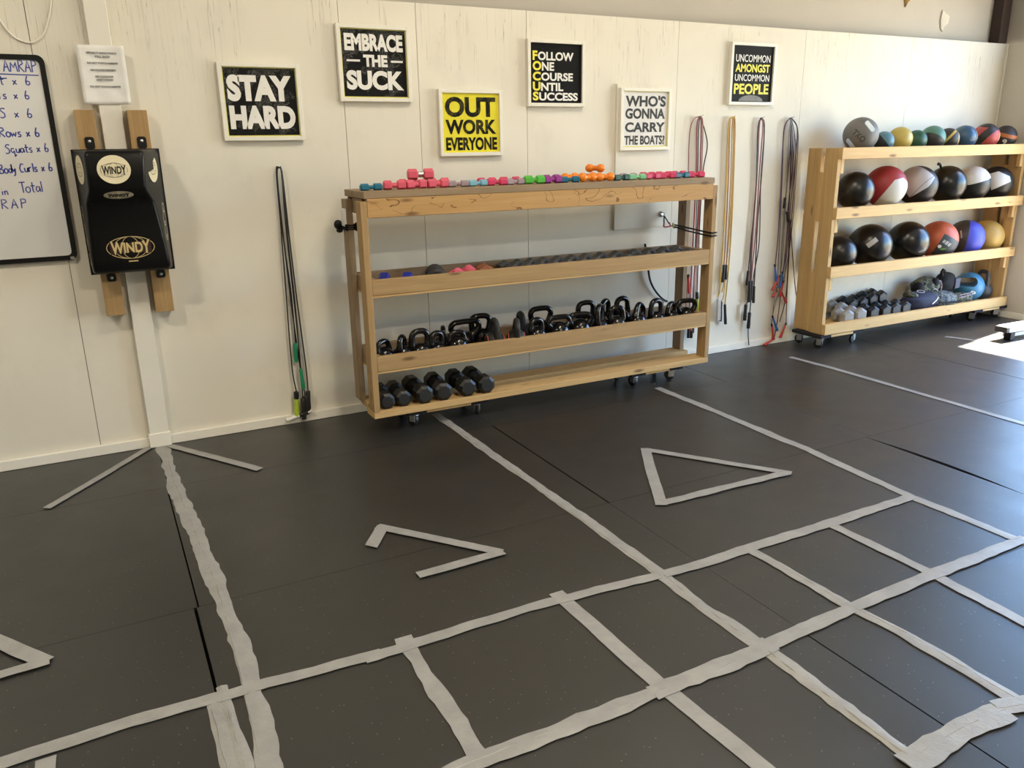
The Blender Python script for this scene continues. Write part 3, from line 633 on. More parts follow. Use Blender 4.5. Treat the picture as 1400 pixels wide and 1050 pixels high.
ball_thing(7.375, -.225, z, .146, ballmat('wallball_white_b', BLK, [([(.95, .25, 0, -.35), (-.9, -.25, .2, -.55), (.3, -.95, .1, -.62), (-.45, .85, 0, -.42 + .2), (0, 0, 1, -.1), (-.4, -.85, 0, -.62)], (.66, .65, .62))], .42), 'black wall ball with a pale angular panel at the right end', g)
g = 'large wall balls on the lower shelf of the ball rack'; z = .6055
ball_thing(5.440, -.205, z, .140, ballmat('wallball_black_c', BLK, rough=.34), 'black wall ball half hidden by the left side of the rack', g)
lb = ball_thing(5.812, -.200, z, .178, ballmat('wallball_black_d', BLK, rough=.30, seams=[(.1, -.3, .2, -.05)]), 'big black wall ball with a grey rectangular label', g)
g3 = MB()   # label patch hugging the ball
def onball(u, v, R, off=.0012):
    w = sqrt(max(0, 1 - u*u - v*v)); d = (BR * u + BU * v + BT * w).normalized(); return d * (R + off)
def patch(R, c, ang, w, h, n=6):
    mb = MB(); V = []
    for j in range(n + 1):
        for i in range(n + 1):
            a, b_ = (i / n - .5) * w, (j / n - .5) * h; V.append(onball(c[0] + a * cos(ang) - b_ * sin(ang), c[1] + a * sin(ang) + b_ * cos(ang), R))
    mb.add(V, [(j*(n+1)+i, j*(n+1)+i+1, (j+1)*(n+1)+i+1, (j+1)*(n+1)+i) for j in range(n) for i in range(n)]); return mb
M['greylabel'] = plain('grey_label', (.45, .43, .43), .5); M['greenprint'] = plain('green_print', (.18, .42, .09), .5)
patch(.178, (.10, .24), .72, .50, .22).build('grey_label', M['greylabel'], lb)
ball_thing(6.292, -.200, z, .176, ballmat('wallball_black_e', BLK, rough=.27, seams=[(.6, -.4, .3, .35)]), 'big plain black wall ball beside the orange one', g)
ob = ball_thing(6.698, -.203, z, .166, ballmat('wallball_orange', (.52, .11, .045), [([(.85, -.40, 0, .02), (-.42, -.80, .1, -.36), (.5, .62, .2, -.42), (0, 0, 1, -.35)], (.035, .045, .055))], .5), 'orange wall ball with a dark printed panel', g)
mb = MB(); PB = lambda u, v: onball(.36 + (u * .86 + v * .5) * .62, -.16 + (-u * .5 + v * .86) * .62, .166)
for bx in ((-.42, .05, -.22, .32), (-.16, .02, .04, .34), (.10, .0, .30, .30)): 
    for k in range(3): mb.add([PB(bx[0] + k * .07, bx[1]), PB(bx[0] + k * .07 + .035, bx[1]), PB(bx[0] + k * .07 + .05, bx[3]), PB(bx[0] + k * .07 + .015, bx[3])], [(0, 1, 2, 3)])
mb.build('printed_marks', M['winkt'], ob)
mb = MB(); mb.add([PB(-.36 + .15 * cos(2*pi*k/20), -.34 + .15 * sin(2*pi*k/20)) for k in range(20)], [tuple(range(20))]); mb.build('round_print', M['winkt'], ob)
mb = MB()
for k in range(3): ribbon(mb, [(-.20 + .1 * k, -.55 + .07*k), (-.05 + .09 * k, -.36 + .05 * k), (.0 + .1 * k, -.52 + .1 * k)], .06, PB)
mb.build('green_print', M['greenprint'], ob)
bb_ = ball_thing(7.082, -.205, z, .160, ballmat('wallball_blue', (.055, .07, .50), [([(-.95, .1, .05, .02), (-.2, .7, .3, -.4)], (.04, .036, .034))], .5), 'blue and dark grey wall ball between the orange and the yellow one', g)
patch(.160, (-.30, .28), 1.75, .40, .07).build('small_label', M['greylabel'], bb_)
ball_thing(7.385, -.205, z, .152, ballmat('wallball_yellow', (.46, .28, .06), rough=.5, seams=[(.1, -.2, .9, .98)]), 'plain yellow wall ball at the right end of the lower shelf', g)
g = 'small medicine balls along the ball rack top'; z = 1.5435
def small(x, R, mat, lab, y=-.225): return ball_thing(x, y, z, R, mat, lab, g)
small(5.806, .080, ballmat('ball_sky', (.09, .22, .30), [([(-.7, -.6, .1, -.05)], (.02, .02, .025))], .45), 'small light blue and black medicine ball beside the grey handled one')
small(6.000, .097, ballmat('ball_yellow', (.52, .40, .10), rough=.4), 'small glossy yellow medicine ball on the rack top')
small(6.205, .084, ballmat('ball_green', (.02, .09, .055), rough=.45), 'small dark green medicine ball right of the yellow one')
small(6.410, .101, ballmat('ball_mint', (.10, .24, .19), [([(-.25, -.75, .45, .12)], (.03, .03, .03))], .5), 'small medicine ball with a mint green top and dark lower half')
small(6.612, .091, ballmat('ball_black_yellow', (.028, .025, .025), [([(.75, -.62, 0, -.14), (-.75, .62, 0, -.06), (0, 0, 1, -.1)], (.50, .34, .05)), ([(.9, 0, -.25, .66), (-.9, 0, .25, -.80)], (.50, .36, .12))], .5), 'small black medicine ball with yellow stripes')
small(6.830, .102, ballmat('ball_blue', (.03, .085, .16), [([(.93, .1, -.2, .80)], (.42, .40, .22))], .35), 'small blue medicine ball between the striped ones')
small(7.130, .109, ballmat('ball_red', (.45, .07, .06), [([(.6, -.55, .2, -.20), (-.6, .55, -.2, -.28)], (.026, .024, .024)), ([(0, .93, .2, .78)], (.03, .025, .025)), ([(-.7, -.7, 0, .62)], (.03, .025, .025)), ([(.95, 0, -.2, .80)], (.50, .36, .12))], .5), 'small red medicine ball with black bands')
n9 = small(7.405, .100, ballmat('ball_nine', (.030, .025, .026), [([(.25, .95, .1, .06), (-.25, -.95, -.1, -.36)], (.45, .13, .03))], .5), 'small black medicine ball with an orange band and the number 9')
mb = MB(); put_text(mb, '9', (-.22, -.62, .12, -.18), lambda u, v: onball(u, v, .100), .03); mb.build('number', M['winkt'], n9)
small(5.930, .080, ballmat('ball_yellow_b', (.52, .42, .12), rough=.45), 'small yellow medicine ball hidden behind the other yellow one', -.130)
# grey ball with two grip slots, cut right through
def slotted(name, R, mat, slots, label, cat, loc, group=None, sq=1):
    m = MB(); m.ball((0, 0, 0), (R, R, R * sq), 56, 36); o = m.build(name, mat, smooth=50)
    cut = MB()
    for c, d, l, r in slots:
        c = Vector(c) * R; d = Vector(d).normalized(); ax = BT; S = d.cross(ax).normalized(); n = 24; pts = []
        for k in range(n):
            a = 2*pi*k/n; s = 1 if -pi/2 <= a <= pi/2 or a >= 3*pi/2 else -1
            pts.append(c + d * (cos(a) * r * R + s * l * R) + S * sin(a) * r * R)
        f = [p + ax * R * 1.6 for p in pts]; b_ = [p - ax * R * 1.6 for p in pts]
        cut.add(f + b_, [tuple(range(n)), tuple(range(n, 2*n))[::-1]] + [(i, n + i, n + (i + 1) % n, (i + 1) % n) for i in range(n)])
    me = bpy.data.meshes.new('c'); me.from_pydata(cut.v, [], cut.f)
    bm = bmesh.new(); bm.from_mesh(me); bmesh.ops.recalc_face_normals(bm, faces=bm.faces); bm.to_mesh(me); bm.free()
    co = bpy.data.objects.new('c', me); COL.objects.link(co)
    bo = o.modifiers.new('b', 'BOOLEAN'); bo.object = co; bo.operation = 'DIFFERENCE'; bo.solver = 'EXACT'
    bpy.context.view_layer.update()
    nm = bpy.data.meshes.new_from_object(o.evaluated_get(bpy.context.evaluated_depsgraph_get()))
    o.modifiers.clear(); o.data = nm; bpy.data.objects.remove(co); nm.set_sharp_from_angle(angle=radians(40))
    o.location = loc; return tag(o, label, cat, group)
R = .134
v = lambda a, b_: tuple(BR * a + BU * b_)
tk = slotted('grip_medicine_ball', R, plain('grey_rubber_ball', (.17, .165, .16), .55, bump=.2, bscale=150), [(v(.46, .48), v(.62, -.72), .26, .13), (v(-.50, -.52), v(.62, -.72), .26, .13)], 'grey medicine ball with two grip slots at the left end of the rack top', 'ball', (5.528, -.225, z + R), g)
M['darkgrey'] = plain('dark_grey_relief', (.055, .052, .05), .5)
mb = MB(); put_text(mb, 'TKO', (-.40, -.16, .40, .16), lambda u, v_: onball(-.05 + u * .80 + v_ * .66, -.06 - u * .70 + v_ * .82, R), .03); mb.build('raised_lettering', M['darkgrey'], tk)

# ================================================================== bottom shelf of the ball rack
z = .1675; g = 'hex dumbbells on the bottom of the ball rack'
pr = [(make_dumbbell('', .057, .165, .060, 6, M['rawgrey'], M['rawgrey'], g, .33), []), (make_dumbbell('', .057, .165, .060, 6, M['rubber'], M['chrome'], g, .33, endmat=M['rubbergrey']), [])]
for i, x in enumerate((5.472, 5.626, 5.783, 5.934, 6.060, 6.188)):
    place(*pr[0 if i < 2 else 1], (x + .02, -.262, z), '%s hex dumbbell, %s from left in the ball rack bottom row' % ('bare grey iron' if i < 2 else 'black rubber', ORD[i]), -.15)
for i, (x, zz, k) in enumerate(((5.615, .022, 0), (5.74, .046, 1), (5.866, .046, 1), (5.985, .066, 1), (6.105, .078, 1))):
    place(*pr[k], (x, -.092, z + zz), '%s hex dumbbell leaning behind the row, %s from left' % ('bare grey iron' if not k else 'black rubber', ORD[i]), -.1)
def lump(name, r, mat, label, cat, loc, seed, amp=.14, rz=0, group=None, flat=.0):
    m = MB(); m.ball((0, 0, 0), r, 40, 24); rr = random.Random(seed); ph = [(rr.uniform(6, 22), rr.uniform(6, 22), rr.uniform(6, 22), rr.uniform(0, 6)) for _ in range(5)]
    for i, q in enumerate(m.v):
        v = Vector(q); s = 1 + amp * sum(sin(a * v.x / r[0] * .35 + b_ * v.y / r[1] * .3 + c * v.z / r[2] * .3 + p) for a, b_, c, p in ph) / 5
        v = v * s; v.z = max(v.z, -r[2] * .8); m.v[i] = tuple(v)
    o = m.build(name, mat, smooth=70); zmin = min(q[2] for q in m.v); o.location = (loc[0], loc[1], loc[2] - zmin); o.rotation_euler = (0, 0, rz); return tag(o, label, cat, group)
M['camog'] = camo('green_camouflage', [(.022, .028, .016), (.06, .064, .038), (.17, .17, .12), (.012, .012, .011)]); M['camob'] = camo('blue_camouflage', [(.02, .028, .04), (.06, .08, .09), (.15, .17, .165), (.01, .013, .02)])
M['navy'] = plain('navy_cloth', (.012, .016, .045), .75, bump=.4, bscale=60); M['blackcloth'] = plain('black_cloth', (.012, .011, .012), .85, bump=.4, bscale=70)
def ringmark(par, c, r, w, mat, nrm=(-.5, -.75, .4), nm='round_badge', sx=1):
    n = Vector(nrm).normalized(); Mx = frame(n); mb = MB(); c = Vector(c)
    ribbon(mb, ell(0, 0, r * sx, r, 28), w, lambda a, b_: c + Mx @ Vector((a, b_, 0)), True); mb.build(nm, mat, par)
v1 = lump('weighted_vest', (.20, .11, .092), M['navy'], 'navy weighted vest lying beside the dumbbells on the ball rack bottom', 'vest', (6.50, -.235, z), 3, .10, -.1)
mb = MB(); mb.tube([(.04, -.112, -.01), (.10, -.10, .02), (.145, -.075, .038), (.17, -.03, .05)], .0045, 6); mb.build('white_piping', M['winkt'], v1); ringmark(v1, (-.03, -.035, .098), .022, .006, M['winkt'], (-.1, -.3, 1), sx=1.5)
mb = MB(); mb.ball((-.11, .0, .065), (.06, .07, .03), 16, 8); mb.build('collar', M['camog'], v1)
v2 = lump('weighted_vest', (.17, .10, .085), M['camob'], 'blue camouflage weighted vest between the navy vest and the camouflage bag', 'vest', (6.74, -.27, z), 5, .10, -.2)
mb = MB(); mb.box((-.10, -.108, -.012), (.13, -.098, .004)); mb.build('black_strap', M['blackcloth'], v2, bevel=.002)
v3 = lump('sand_bag', (.15, .085, .085), M['camog'], 'green camouflage bag with an open dark mouth leaning on the wall side', 'bag', (6.68, -.155, z + .115), 8, .16, -.2)
mb = MB(); mb.ball((.045, -.062, .042), (.038, .03, .040), 16, 10); mb.build('dark_mouth', M['blackcloth'], v3); ringmark(v3, (.03, -.09, -.035), .022, .006, M['winkt'], (-.4, -.85, .2)); mb = MB(); mb.tube([(.06, -.06, .06), (.105, -.06, .05), (.13, -.055, .0), (.12, -.06, -.04)], .006, 6); mb.build('rim', M['vinyl_mauve'], v3)
mb = MB(); mb.ball((-.105, -.02, -.01), (.055, .06, .058), 16, 10); mb.build('dark_end', M['blackcloth'], v3)
v4 = lump('duffel_bag', (.12, .08, .10), M['blackcloth'], 'black bag with a grey flap behind the camouflage bag', 'bag', (6.97, -.145, z + .11), 11, .12, .1)
mb = MB(); mb.box((.02, -.089, -.05), (.10, -.077, .045)); mb.build('grey_flap', plain('grey_cloth', (.11, .11, .14), .8), v4, bevel=.004); mb = MB(); mb.tube([(-.10, -.02, .075), (-.12, -.02, .11), (-.10, -.02, .128), (-.075, -.02, .115), (-.07, -.02, .085)], .014, 8); mb.build('carry_loop', M['blackcloth'], v4)
v5 = lump('camouflage_pouch', (.14, .07, .062), M['camog'], 'small green camouflage pouch with straps before the blue kettlebell', 'pouch', (7.03, -.275, z), 14, .12, -.05)
mb = MB()
for zz in (.03, .052): mb.tube([(-.09, -.055, zz), (-.02, -.064, zz + .006), (.05, -.062, zz + .012), (.12, -.042, zz + .012)], .0035, 6)
mb.build('strap', M['vinyl_mauve'], v5); ringmark(v5, (.105, -.045, .058), .016, .008, M['cream'], (-.2, -.5, .8))
R = .135
slotted('vinyl_kettlebell', R, plain('blue_vinyl', (.045, .20, .36), .4), [(v(-.12, .42), v(1, .05), .28, .30)], 'big blue vinyl kettlebell with a hollow grip on the ball rack bottom', 'kettlebell', (7.235, -.205, z + R), sq=1.0)
kettlebell((7.455, -.20, z), .275, .155, .092, 1.25, 'tall dark grey kettlebell at the right end of the ball rack bottom', plain('dark_grey_iron', (.06, .06, .058), .5, bump=.15), group='kettlebell at the ball rack end')

# ================================================================== framed slogan signs
def sign(x0, x1, z0, z1, face, lab, back=-.0008, edge=None):
    t = thing('slogan_sign', lab, 'sign', ((x0 + x1) / 2, back, (z0 + z1) / 2), 'framed slogan signs'); w = (x1 - x0) / 2; h = (z1 - z0) / 2; b = .022; D = .034
    m = MB()
    for lo, hi in (((-w, -D, -h), (-w + b, 0, h)), ((w - b, -D, -h), (w, 0, h)), ((-w + b, -D, h - b), (w - b, 0, h)), ((-w + b, -D, -h), (w - b, 0, -h + b))): m.box(lo, hi)
    m.build('frame', M['white'], t, bevel=.0015)
    W_, H_ = w - b, h - b
    MB().box((-W_, -.020, -H_), (W_, -.004, H_)).build('panel', M[face], t, smooth=0)
    if edge:
        m = MB()
        for lo, hi in (((-W_, -.0235, -H_), (-W_ + .006, -.0205, H_)), ((W_ - .004, -.0235, -H_), (W_, -.0205, H_)), ((-W_ + .006, -.0235, H_ - .004), (W_ - .004, -.0205, H_)), ((-W_ + .006, -.0235, -H_), (W_ - .004, -.0205, -H_ + .006))): m.box(lo, hi)
        m.build('inner_edge', M['frameedge'], t)
    P = lambda u, v, y=-.0212: Vector((-W_ + 2 * W_ * u, y, H_ - 2 * H_ * v))
    return t, P
def lines(t, P, rows, mat, bold=.03, name='lettering'):
    for body, u0, u1, v0, v1 in rows:
        m = MB(); put_text(m, body, (u0, v1, u1, v0), P, bold); m.build(name, M[mat], t, smooth=0)
def bars(t, P, rs, mat, name='dash'):
    for u0, u1, v0, v1 in rs:
        m = MB(); m.add([P(u0, v0), P(u1, v0), P(u1, v1), P(u0, v1)], [(0, 3, 2, 1)]); m.build(name, M[mat], t, smooth=0)
t, P = sign(.722, 1.163, 1.686, 2.092, 'signblack', 'black sign reading STAY HARD in white letters', edge=1)
lines(t, P, [('STAY', .05, .93, .11, .49), ('HARD', .05, .95, .55, .89)], 'winkt', .06)
t, P = sign(1.388, 1.828, 1.898, 2.316, 'signblack', 'black sign reading EMBRACE THE SUCK', edge=1)
lines(t, P, [('EMBRACE', .06, .95, .07, .32), ('THE', .33, .70, .37, .545), ('SUCK', .06, .94, .60, .885)], 'winkt', .05); bars(t, P, [(.08, .28, .445, .475), (.755, .94, .445, .475)], 'winkt')
t, P = sign(2.0, 2.435, 1.579, 1.976, 'signyellow', 'yellow sign reading OUT WORK EVERYONE', edge=None)
lines(t, P, [('OUT', .05, .94, .06, .40), ('WORK', .05, .95, .44, .69), ('EVERYONE', .05, .96, .74, .965)], 'blackworn', .042)
t, P = sign(2.622, 3.055, 1.880, 2.287, 'signblackc', 'black sign spelling FOCUS in yellow first letters')
R1 = []; R2 = []
for body, u1, v0, v1 in (('FOLLOW', .84, .13, .285), ('ONE', .46, .30, .455), ('COURSE', .83, .475, .625), ('UNTIL', .64, .645, .795), ('SUCCESS', .93, .81, .96)):
    a = glyphs(body[0], .03)[2]; b_ = glyphs(body[1:], .03)[2]; L_ = (u1 - .05); s_ = L_ / (a + b_ * .90 + .06)
    R1.append((body[0], .05, .05 + a * s_, v0, v1)); R2.append((body[1:], .05 + (a + .06) * s_, u1, v0 + .012, v1))
lines(t, P, R1, 'yink', .04, 'initial_letters'); lines(t, P, R2, 'winkt', .035)
t, P = sign(3.337, 3.768, 1.593, 2.005, 'signwhite', 'white sign asking who is gonna carry the boats', back=-.0185, edge=1)
lines(t, P, [("WHO'S", .06, .95, .07, .27), ('GONNA', .06, .94, .30, .49), ('CARRY', .06, .95, .55, .73), ('THE BOATS?', .05, .95, .79, .96)], 'bink', .038)
t, P = sign(4.315, 4.758, 1.903, 2.337, 'signblackc', 'black sign reading UNCOMMON AMONGST UNCOMMON PEOPLE')
lines(t, P, [('UNCOMMON', .08, .93, .155, .285), ('UNCOMMON', .08, .93, .505, .625)], 'winkt', .008); lines(t, P, [('AMONGST', .08, .93, .32, .465), ('PEOPLE', .07, .93, .67, .86)], 'yink', .032, 'yellow_lettering')
m = MB(); n = 24; top = [P(.5 + .30 * cos(pi * k / n), .985 - .11 * sin(pi * k / n)) for k in range(n + 1)]; m.add(top, [tuple(range(n + 1))[::-1]]); m.build('grey_arc', plain('grey_print', (.16, .15, .14), .5, noise=.4, nscale=12), t)

# ================================================================== whiteboard
X0, X1, Z0_, Z1 = -1.75, -.083, 1.098, 2.098
t = thing('whiteboard', 'black framed whiteboard with blue handwriting at the left edge', 'whiteboard', (X1, 0, Z0_)); w = X0 - X1; H = Z1 - Z0_
MB().box((w + .01, -.016, .012), (-.012, -.001, H - .012)).build('writing_surface', M['board'], t, smooth=0)
m = MB(); b = .024; rc = .035
def rrect(x0, z0, x1, z1, r, n=6):
    pts = []
    for cx, cz, a0 in ((x1 - r, z1 - r, 0), (x0 + r, z1 - r, pi/2), (x0 + r, z0 + r, pi), (x1 - r, z0 + r, 3*pi/2)):
        pts += [(cx + r * cos(a0 + pi/2 * k / n), cz + r * sin(a0 + pi/2 * k / n)) for k in range(n + 1)]
    return pts
o_ = rrect(w, 0, 0, H, rc); i_ = rrect(w + b, b, -b, H - b, rc - b + .012); n = len(o_)
V = [(x, y, z) for y in (-.022, -.001) for x, z in o_] + [(x, y, z) for y in (-.022, -.001) for x, z in i_]
F = []
for k in range(n):
    j = (k + 1) % n; F += [(k, j, 2*n + j, 2*n + k), (k, n + k, n + j, j), (2*n + k, 2*n + j, 3*n + j, 3*n + k), (n + k, 3*n + k, 3*n + j, n + j)]
m.add(V, F); m.build('frame', M['blackplastic'], t)
MB().box((-.034, -.026, .004), (-.016, -.0222, .018)).build('corner_clip', M['steel'], t)
S = {'A': ([(0, 0), (.32, 1), (.6, 0)], [(.12, .38), (.5, .40)]), 'M': ([(0, 0), (.12, .8), (.38, .35), (.62, .82), (.74, .02)],), 'R': ([(0, 0), (.05, 1), (.42, .95), (.5, .72), (.08, .5), (.55, 0)],), 'P': ([(.03, 0), (.06, 1), (.45, .95), (.5, .65), (.08, .5)],),
     'o': ([(.45 * (.5 + .5 * cos(a * .7)), .27 + .27 * sin(a * .7)) for a in range(10)],), 't': ([(.2, .95), (.2, .1), (.35, 0)], [(0, .6), (.45, .62)]), 'x': ([(0, .5), (.38, .05)], [(.36, .52), (.02, .02)]), '6': ([(.22, 1), (.05, .45), (.06, .1), (.25, 0), (.42, .12), (.40, .38), (.2, .45), (.06, .3)],),
     'r': ([(0, .55), (.06, 0)], [(.05, .4), (.2, .55), (.35, .52)]), 'e': ([(.02, .3), (.4, .34), (.36, .54), (.15, .55), (.02, .3), (.1, .04), (.4, .06)],), 's': ([(.36, .52), (.1, .5), (.08, .34), (.33, .22), (.3, .03), (.02, .04)],), 'S': ([(.55, .95), (.25, 1), (.05, .8), (.45, .45), (.45, .1), (.2, -.02), (0, .06)],),
     'w': ([(0, .5), (.14, .02), (.28, .42), (.42, .02), (.56, .52)],), 'q': ([(.4, .5), (.12, .55), (.02, .25), (.2, .05), (.4, .3), (.42, -.4), (.6, -.15)],), 'u': ([(0, .52), (.04, .08), (.25, .04), (.38, .3), (.4, .52), (.42, .02)],), 'a': ([(.38, .48), (.1, .52), (.02, .2), (.15, .02), (.36, .2), (.38, .5), (.44, .02)],),
     'B': ([(.02, 0), (.06, 1), (.4, .95), (.42, .65), (.08, .5), (.5, .4), (.48, .05), (.02, 0)],), 'd': ([(.4, .4), (.15, .5), (.02, .2), (.2, .02), (.4, .25), (.44, 1), (.44, 0)],), 'y': ([(0, .5), (.15, .15), (.36, .5)], [(.36, .5), (.3, -.2), (.1, -.35)]), 'C': ([(.55, .92), (.25, 1), (.02, .5), (.15, .05), (.45, .08)],), 'l': ([(.08, 1), (.1, 0)],),
     'm': ([(0, .5), (.03, 0)], [(.03, .35), (.2, .5), (.26, 0)], [(.26, .35), (.45, .5), (.5, 0)]), 'i': ([(.06, .45), (.08, 0)], [(.06, .68), (.07, .72)]), 'n': ([(0, .5), (.03, 0)], [(.03, .35), (.25, .5), (.34, 0)]), 'T': ([(.0, .98), (.6, 1.0)], [(.3, .98), (.33, 0)]), 'h': ([(0, 1), (.03, 0)], [(.03, .35), (.25, .5), (.34, 0)])}
ADV = dict(M=.9, A=.72, R=.68, P=.62, w=.68, m=.62, T=.58, S=.62, B=.62, C=.62, i=.2, l=.22, x=.5, q=.62)
PW = lambda a, b_: Vector((a - X1, -.0166, b_ - Z0_))
def hand(txt, x0, x1, z, h, slope=0.0, wt=.0055, ul=()):
    m = MB()
    tot = sum(ADV.get(c, .5) if c != ' ' else .42 for c in txt); k = (x1 - x0) / tot; x = x0
    for c in txt:
        if c != ' ':
            kk = min(k, h * 1.0)
            for st in S[c]:
                q = [(x + px_ * kk, z + (x - x0) * slope + pz * h) for px_, pz in st]
                q2 = [q[0]]
                for a, b_ in zip(q, q[1:]): q2 += [((a[0] + b_[0]) / 2, (a[1] + b_[1]) / 2), b_]
                ribbon(m, q2, wt, PW)
        x += k * (ADV.get(c, .5) if c != ' ' else .42)
    if ul: ribbon(m, ul, wt, PW)
    m.build('handwriting', M['ink'], t, smooth=0)
hand('AMRAP', -.262, -.118, 2.018, .054, 0, .0055, [(-.45, 2.012), (-.28, 2.007), (-.118, 2.004)])
hand('ot x 6', -.318, -.150, 1.958, .042, 0, .0055, [(-.33, 1.985), (-.255, 1.988)]); hand('ress x 6', -.362, -.168, 1.893, .040); hand('S x 6', -.312, -.168, 1.806, .044); hand('Rows x 6', -.330, -.158, 1.716, .044, 0, .0062)
hand('Squats x 6', -.318, -.130, 1.638, .042, .03); hand('Body Curls x 6', -.360, -.128, 1.543, .042, .03, .0062); hand('min', -.405, -.325, 1.440, .040); hand('Total', -.288, -.185, 1.447, .052, .02); hand('RAP', -.378, -.258, 1.372, .046)

# ================================================================== punching bag on its boards, notice sheet
for x0, x1, lab in ((.008, .099, 'left pine board behind the black punching bag'), (.250, .344, 'right pine board behind the black punching bag')):
    o = tag(MB().box((x0, -.090, .795 if x0 < .1 else .790), (x1, -.001, 1.842)).build('mounting_board', M['tanz'], bevel=.002), lab, 'board', 'boards holding the punching bag')
bag = thing('punching_bag', 'black padded wall punching bag with cream and gold oval emblems', 'punching bag', (.172, -.0902, 1.03))
XB0 = .172; ZB0 = 1.03; YB0 = -.0902
def ring(z, bl, br, yb, fl, fr_, yf, r=.018, n=5):
    pts = [(bl, yb)]
    dl = Vector((fl - bl, yf - yb)).normalized(); dr = Vector((fr_ - br, yf - yb)).normalized()
    for k in range(n + 1):
        a = k / n; p0 = Vector((fl, yf)) - dl * r; p1 = Vector((fl, yf)); p2 = Vector((fl + r, yf)); pts.append(tuple((1-a)**2 * p0 + 2*a*(1-a) * p1 + a*a * p2))
    for k in range(n + 1):
        a = k / n; p0 = Vector((fr_ - r, yf)); p1 = Vector((fr_, yf)); p2 = Vector((fr_, yf)) - dr * r; pts.append(tuple((1-a)**2 * p0 + 2*a*(1-a) * p1 + a*a * p2))
    pts.append((br, yb)); return [(x - XB0, y - YB0, z - ZB0) for x, y in pts]
YBK = -.108
Lv = [(1.034, -.018, .362, YBK, .0, .330, -.185, .012), (1.040, -.024, .366, YBK, -.016, .344, -.212, .018), (1.062, -.026, .368, YBK, -.020, .347, -.226, .02), (1.10, -.027, .368, YBK, -.020, .344, -.230, .02), (1.25, -.028, .368, YBK, -.014, .328, -.240, .02), (1.375, -.029, .369, YBK, -.006, .310, -.250, .02),
      (1.392, -.029, .369, YBK, -.004, .305, -.256, .02), (1.41, -.030, .370, YBK, .002, .294, -.272, .02), (1.455, -.030, .370, YBK, .018, .272, -.325, .016), (1.472, -.030, .370, YBK, .020, .270, -.333, .016), (1.55, -.030, .370, YBK, .022, .278, -.336, .016), (1.622, -.030, .370, YBK, .024, .284, -.336, .016), (1.638, -.029, .369, YBK, .028, .281, -.330, .016), (1.648, -.024, .364, YBK, .038, .272, -.31, .012)]
m = MB(); rings = [ring(*a) for a in Lv]; n = len(rings[0])
m.add([p for r_ in rings for p in r_], [(i*n+k, i*n+(k+1) % n, (i+1)*n+(k+1) % n, (i+1)*n+k) for i in range(len(rings) - 1) for k in range(n)] + [tuple(range(n))[::-1], tuple((len(rings)-1)*n+k for k in range(n))])
m.build('padding', M['leather'], bag, smooth=50)
MB().box((-.206, -.016, -.008), (.204, -.0001, .622)).build('back_plate', M['blackplastic'], bag, bevel=.002)
for cx, z0, z1 in ((.058 - XB0, .6225, .682), (.300 - XB0, .6225, .682), (.060 - XB0, -.052, -.0085), (.302 - XB0, -.052, -.0085)):
    k = MB(); q = rrect(cx - .022, z0, cx + .022, z1, .012, 4); c = len(q); k.add([(x, -.005, z) for x, z in q] + [(x, -.0001, z) for x, z in q], [tuple(range(c))[::-1]] + [(i, (i + 1) % c, c + (i + 1) % c, c + i) for i in range(c)])
    br_ = k.build('bracket', M['blackplastic'], bag); zc = z1 - .022 if z0 > 0 else z0 + .02
    MB().lathe([(.0075, 0), (.0075, .003), (.004, .005)], 12, frame((0, -1, 0)), (cx, -.005, zc)).build('bolt', M['steel'], br_)
def plane(p0, u, v, off=.0012):
    p0 = Vector(p0) - Vector((XB0, YB0, ZB0)); u = Vector(u); v = Vector(v); nn = u.cross(v).normalized()
    return lambda a, b_: p0 + u * a + v * b_ + nn * off
def emblem(P, a, b, mat, lw=.0022, txt=True, th=.46, tw=.80, nm='emblem'):
    m = MB(); ribbon(m, ell(0, 0, a, b, 48), lw, P, True); ribbon(m, ell(0, 0, a * .36, b, 32), lw * .8, P, True); ribbon(m, ell(0, 0, a * .70, b, 40), lw * .8, P, True)
    for s in (-1, 1): ribbon(m, [(a * .80 * (k / 10 - 1), s * b * (.52 - .16 * (1 - (k / 10 - 1)**2))) for k in range(21)], lw * .8, P)
    o = m.build(nm, mat, bag, smooth=0)
    return o
def disc(P, a, b, mat, nm): m = MB(); m.poly([P(x, y) for x, y in ell(0, 0, a, b, 40)]); return m.build(nm, mat, bag, smooth=0)
def wordmark(P, w, h, mat, par, back=None):
    if back:
        m = MB(); m.poly([P(x, y) for x, y in ((-w * .52, -h * .62), (0, -h * .40), (w * .52, -h * .62), (w * .52, h * .62), (0, h * .40), (-w * .52, h * .62))]); m.build('word_backing', back, par, smooth=0)
    P2 = lambda a, b_: P(a, b_) + Vector((0, -.0008, 0))
    m = MB(); put_text(m, 'WINDY', (-w / 2, -h / 2, w / 2, h / 2), P2, .035, arch=.45); m.build('word', mat, par, smooth=0)
FX = (1, 0, 0); FZ = (0, 0, 1)
Pf = plane((.142, -.3372, 1.555), FX, FZ, .001); ds = disc(Pf, .075, .068, M['cream'], 'round_patch')
Pf2 = plane((.142, -.3372, 1.552), FX, FZ, .002); e = emblem(Pf2, .060, .034, M['bink'], .0013); wordmark(plane((.142, -.3372, 1.552), FX, FZ, .003), .108, .034, M['bink'], e, M['cream'])
vu = Vector((0, -.056, .048)).normalized(); Pu = plane((.147, -.2985, 1.4325), FX, vu, .0012); disc(Pu, .068, .030, M['cream'], 'oval_patch')
e = emblem(plane((.147, -.2985, 1.4325), FX, vu, .0022), .062, .026, M['bink'], .0013); wordmark(plane((.147, -.2985, 1.4325), FX, vu, .0032), .098, .022, M['bink'], e)
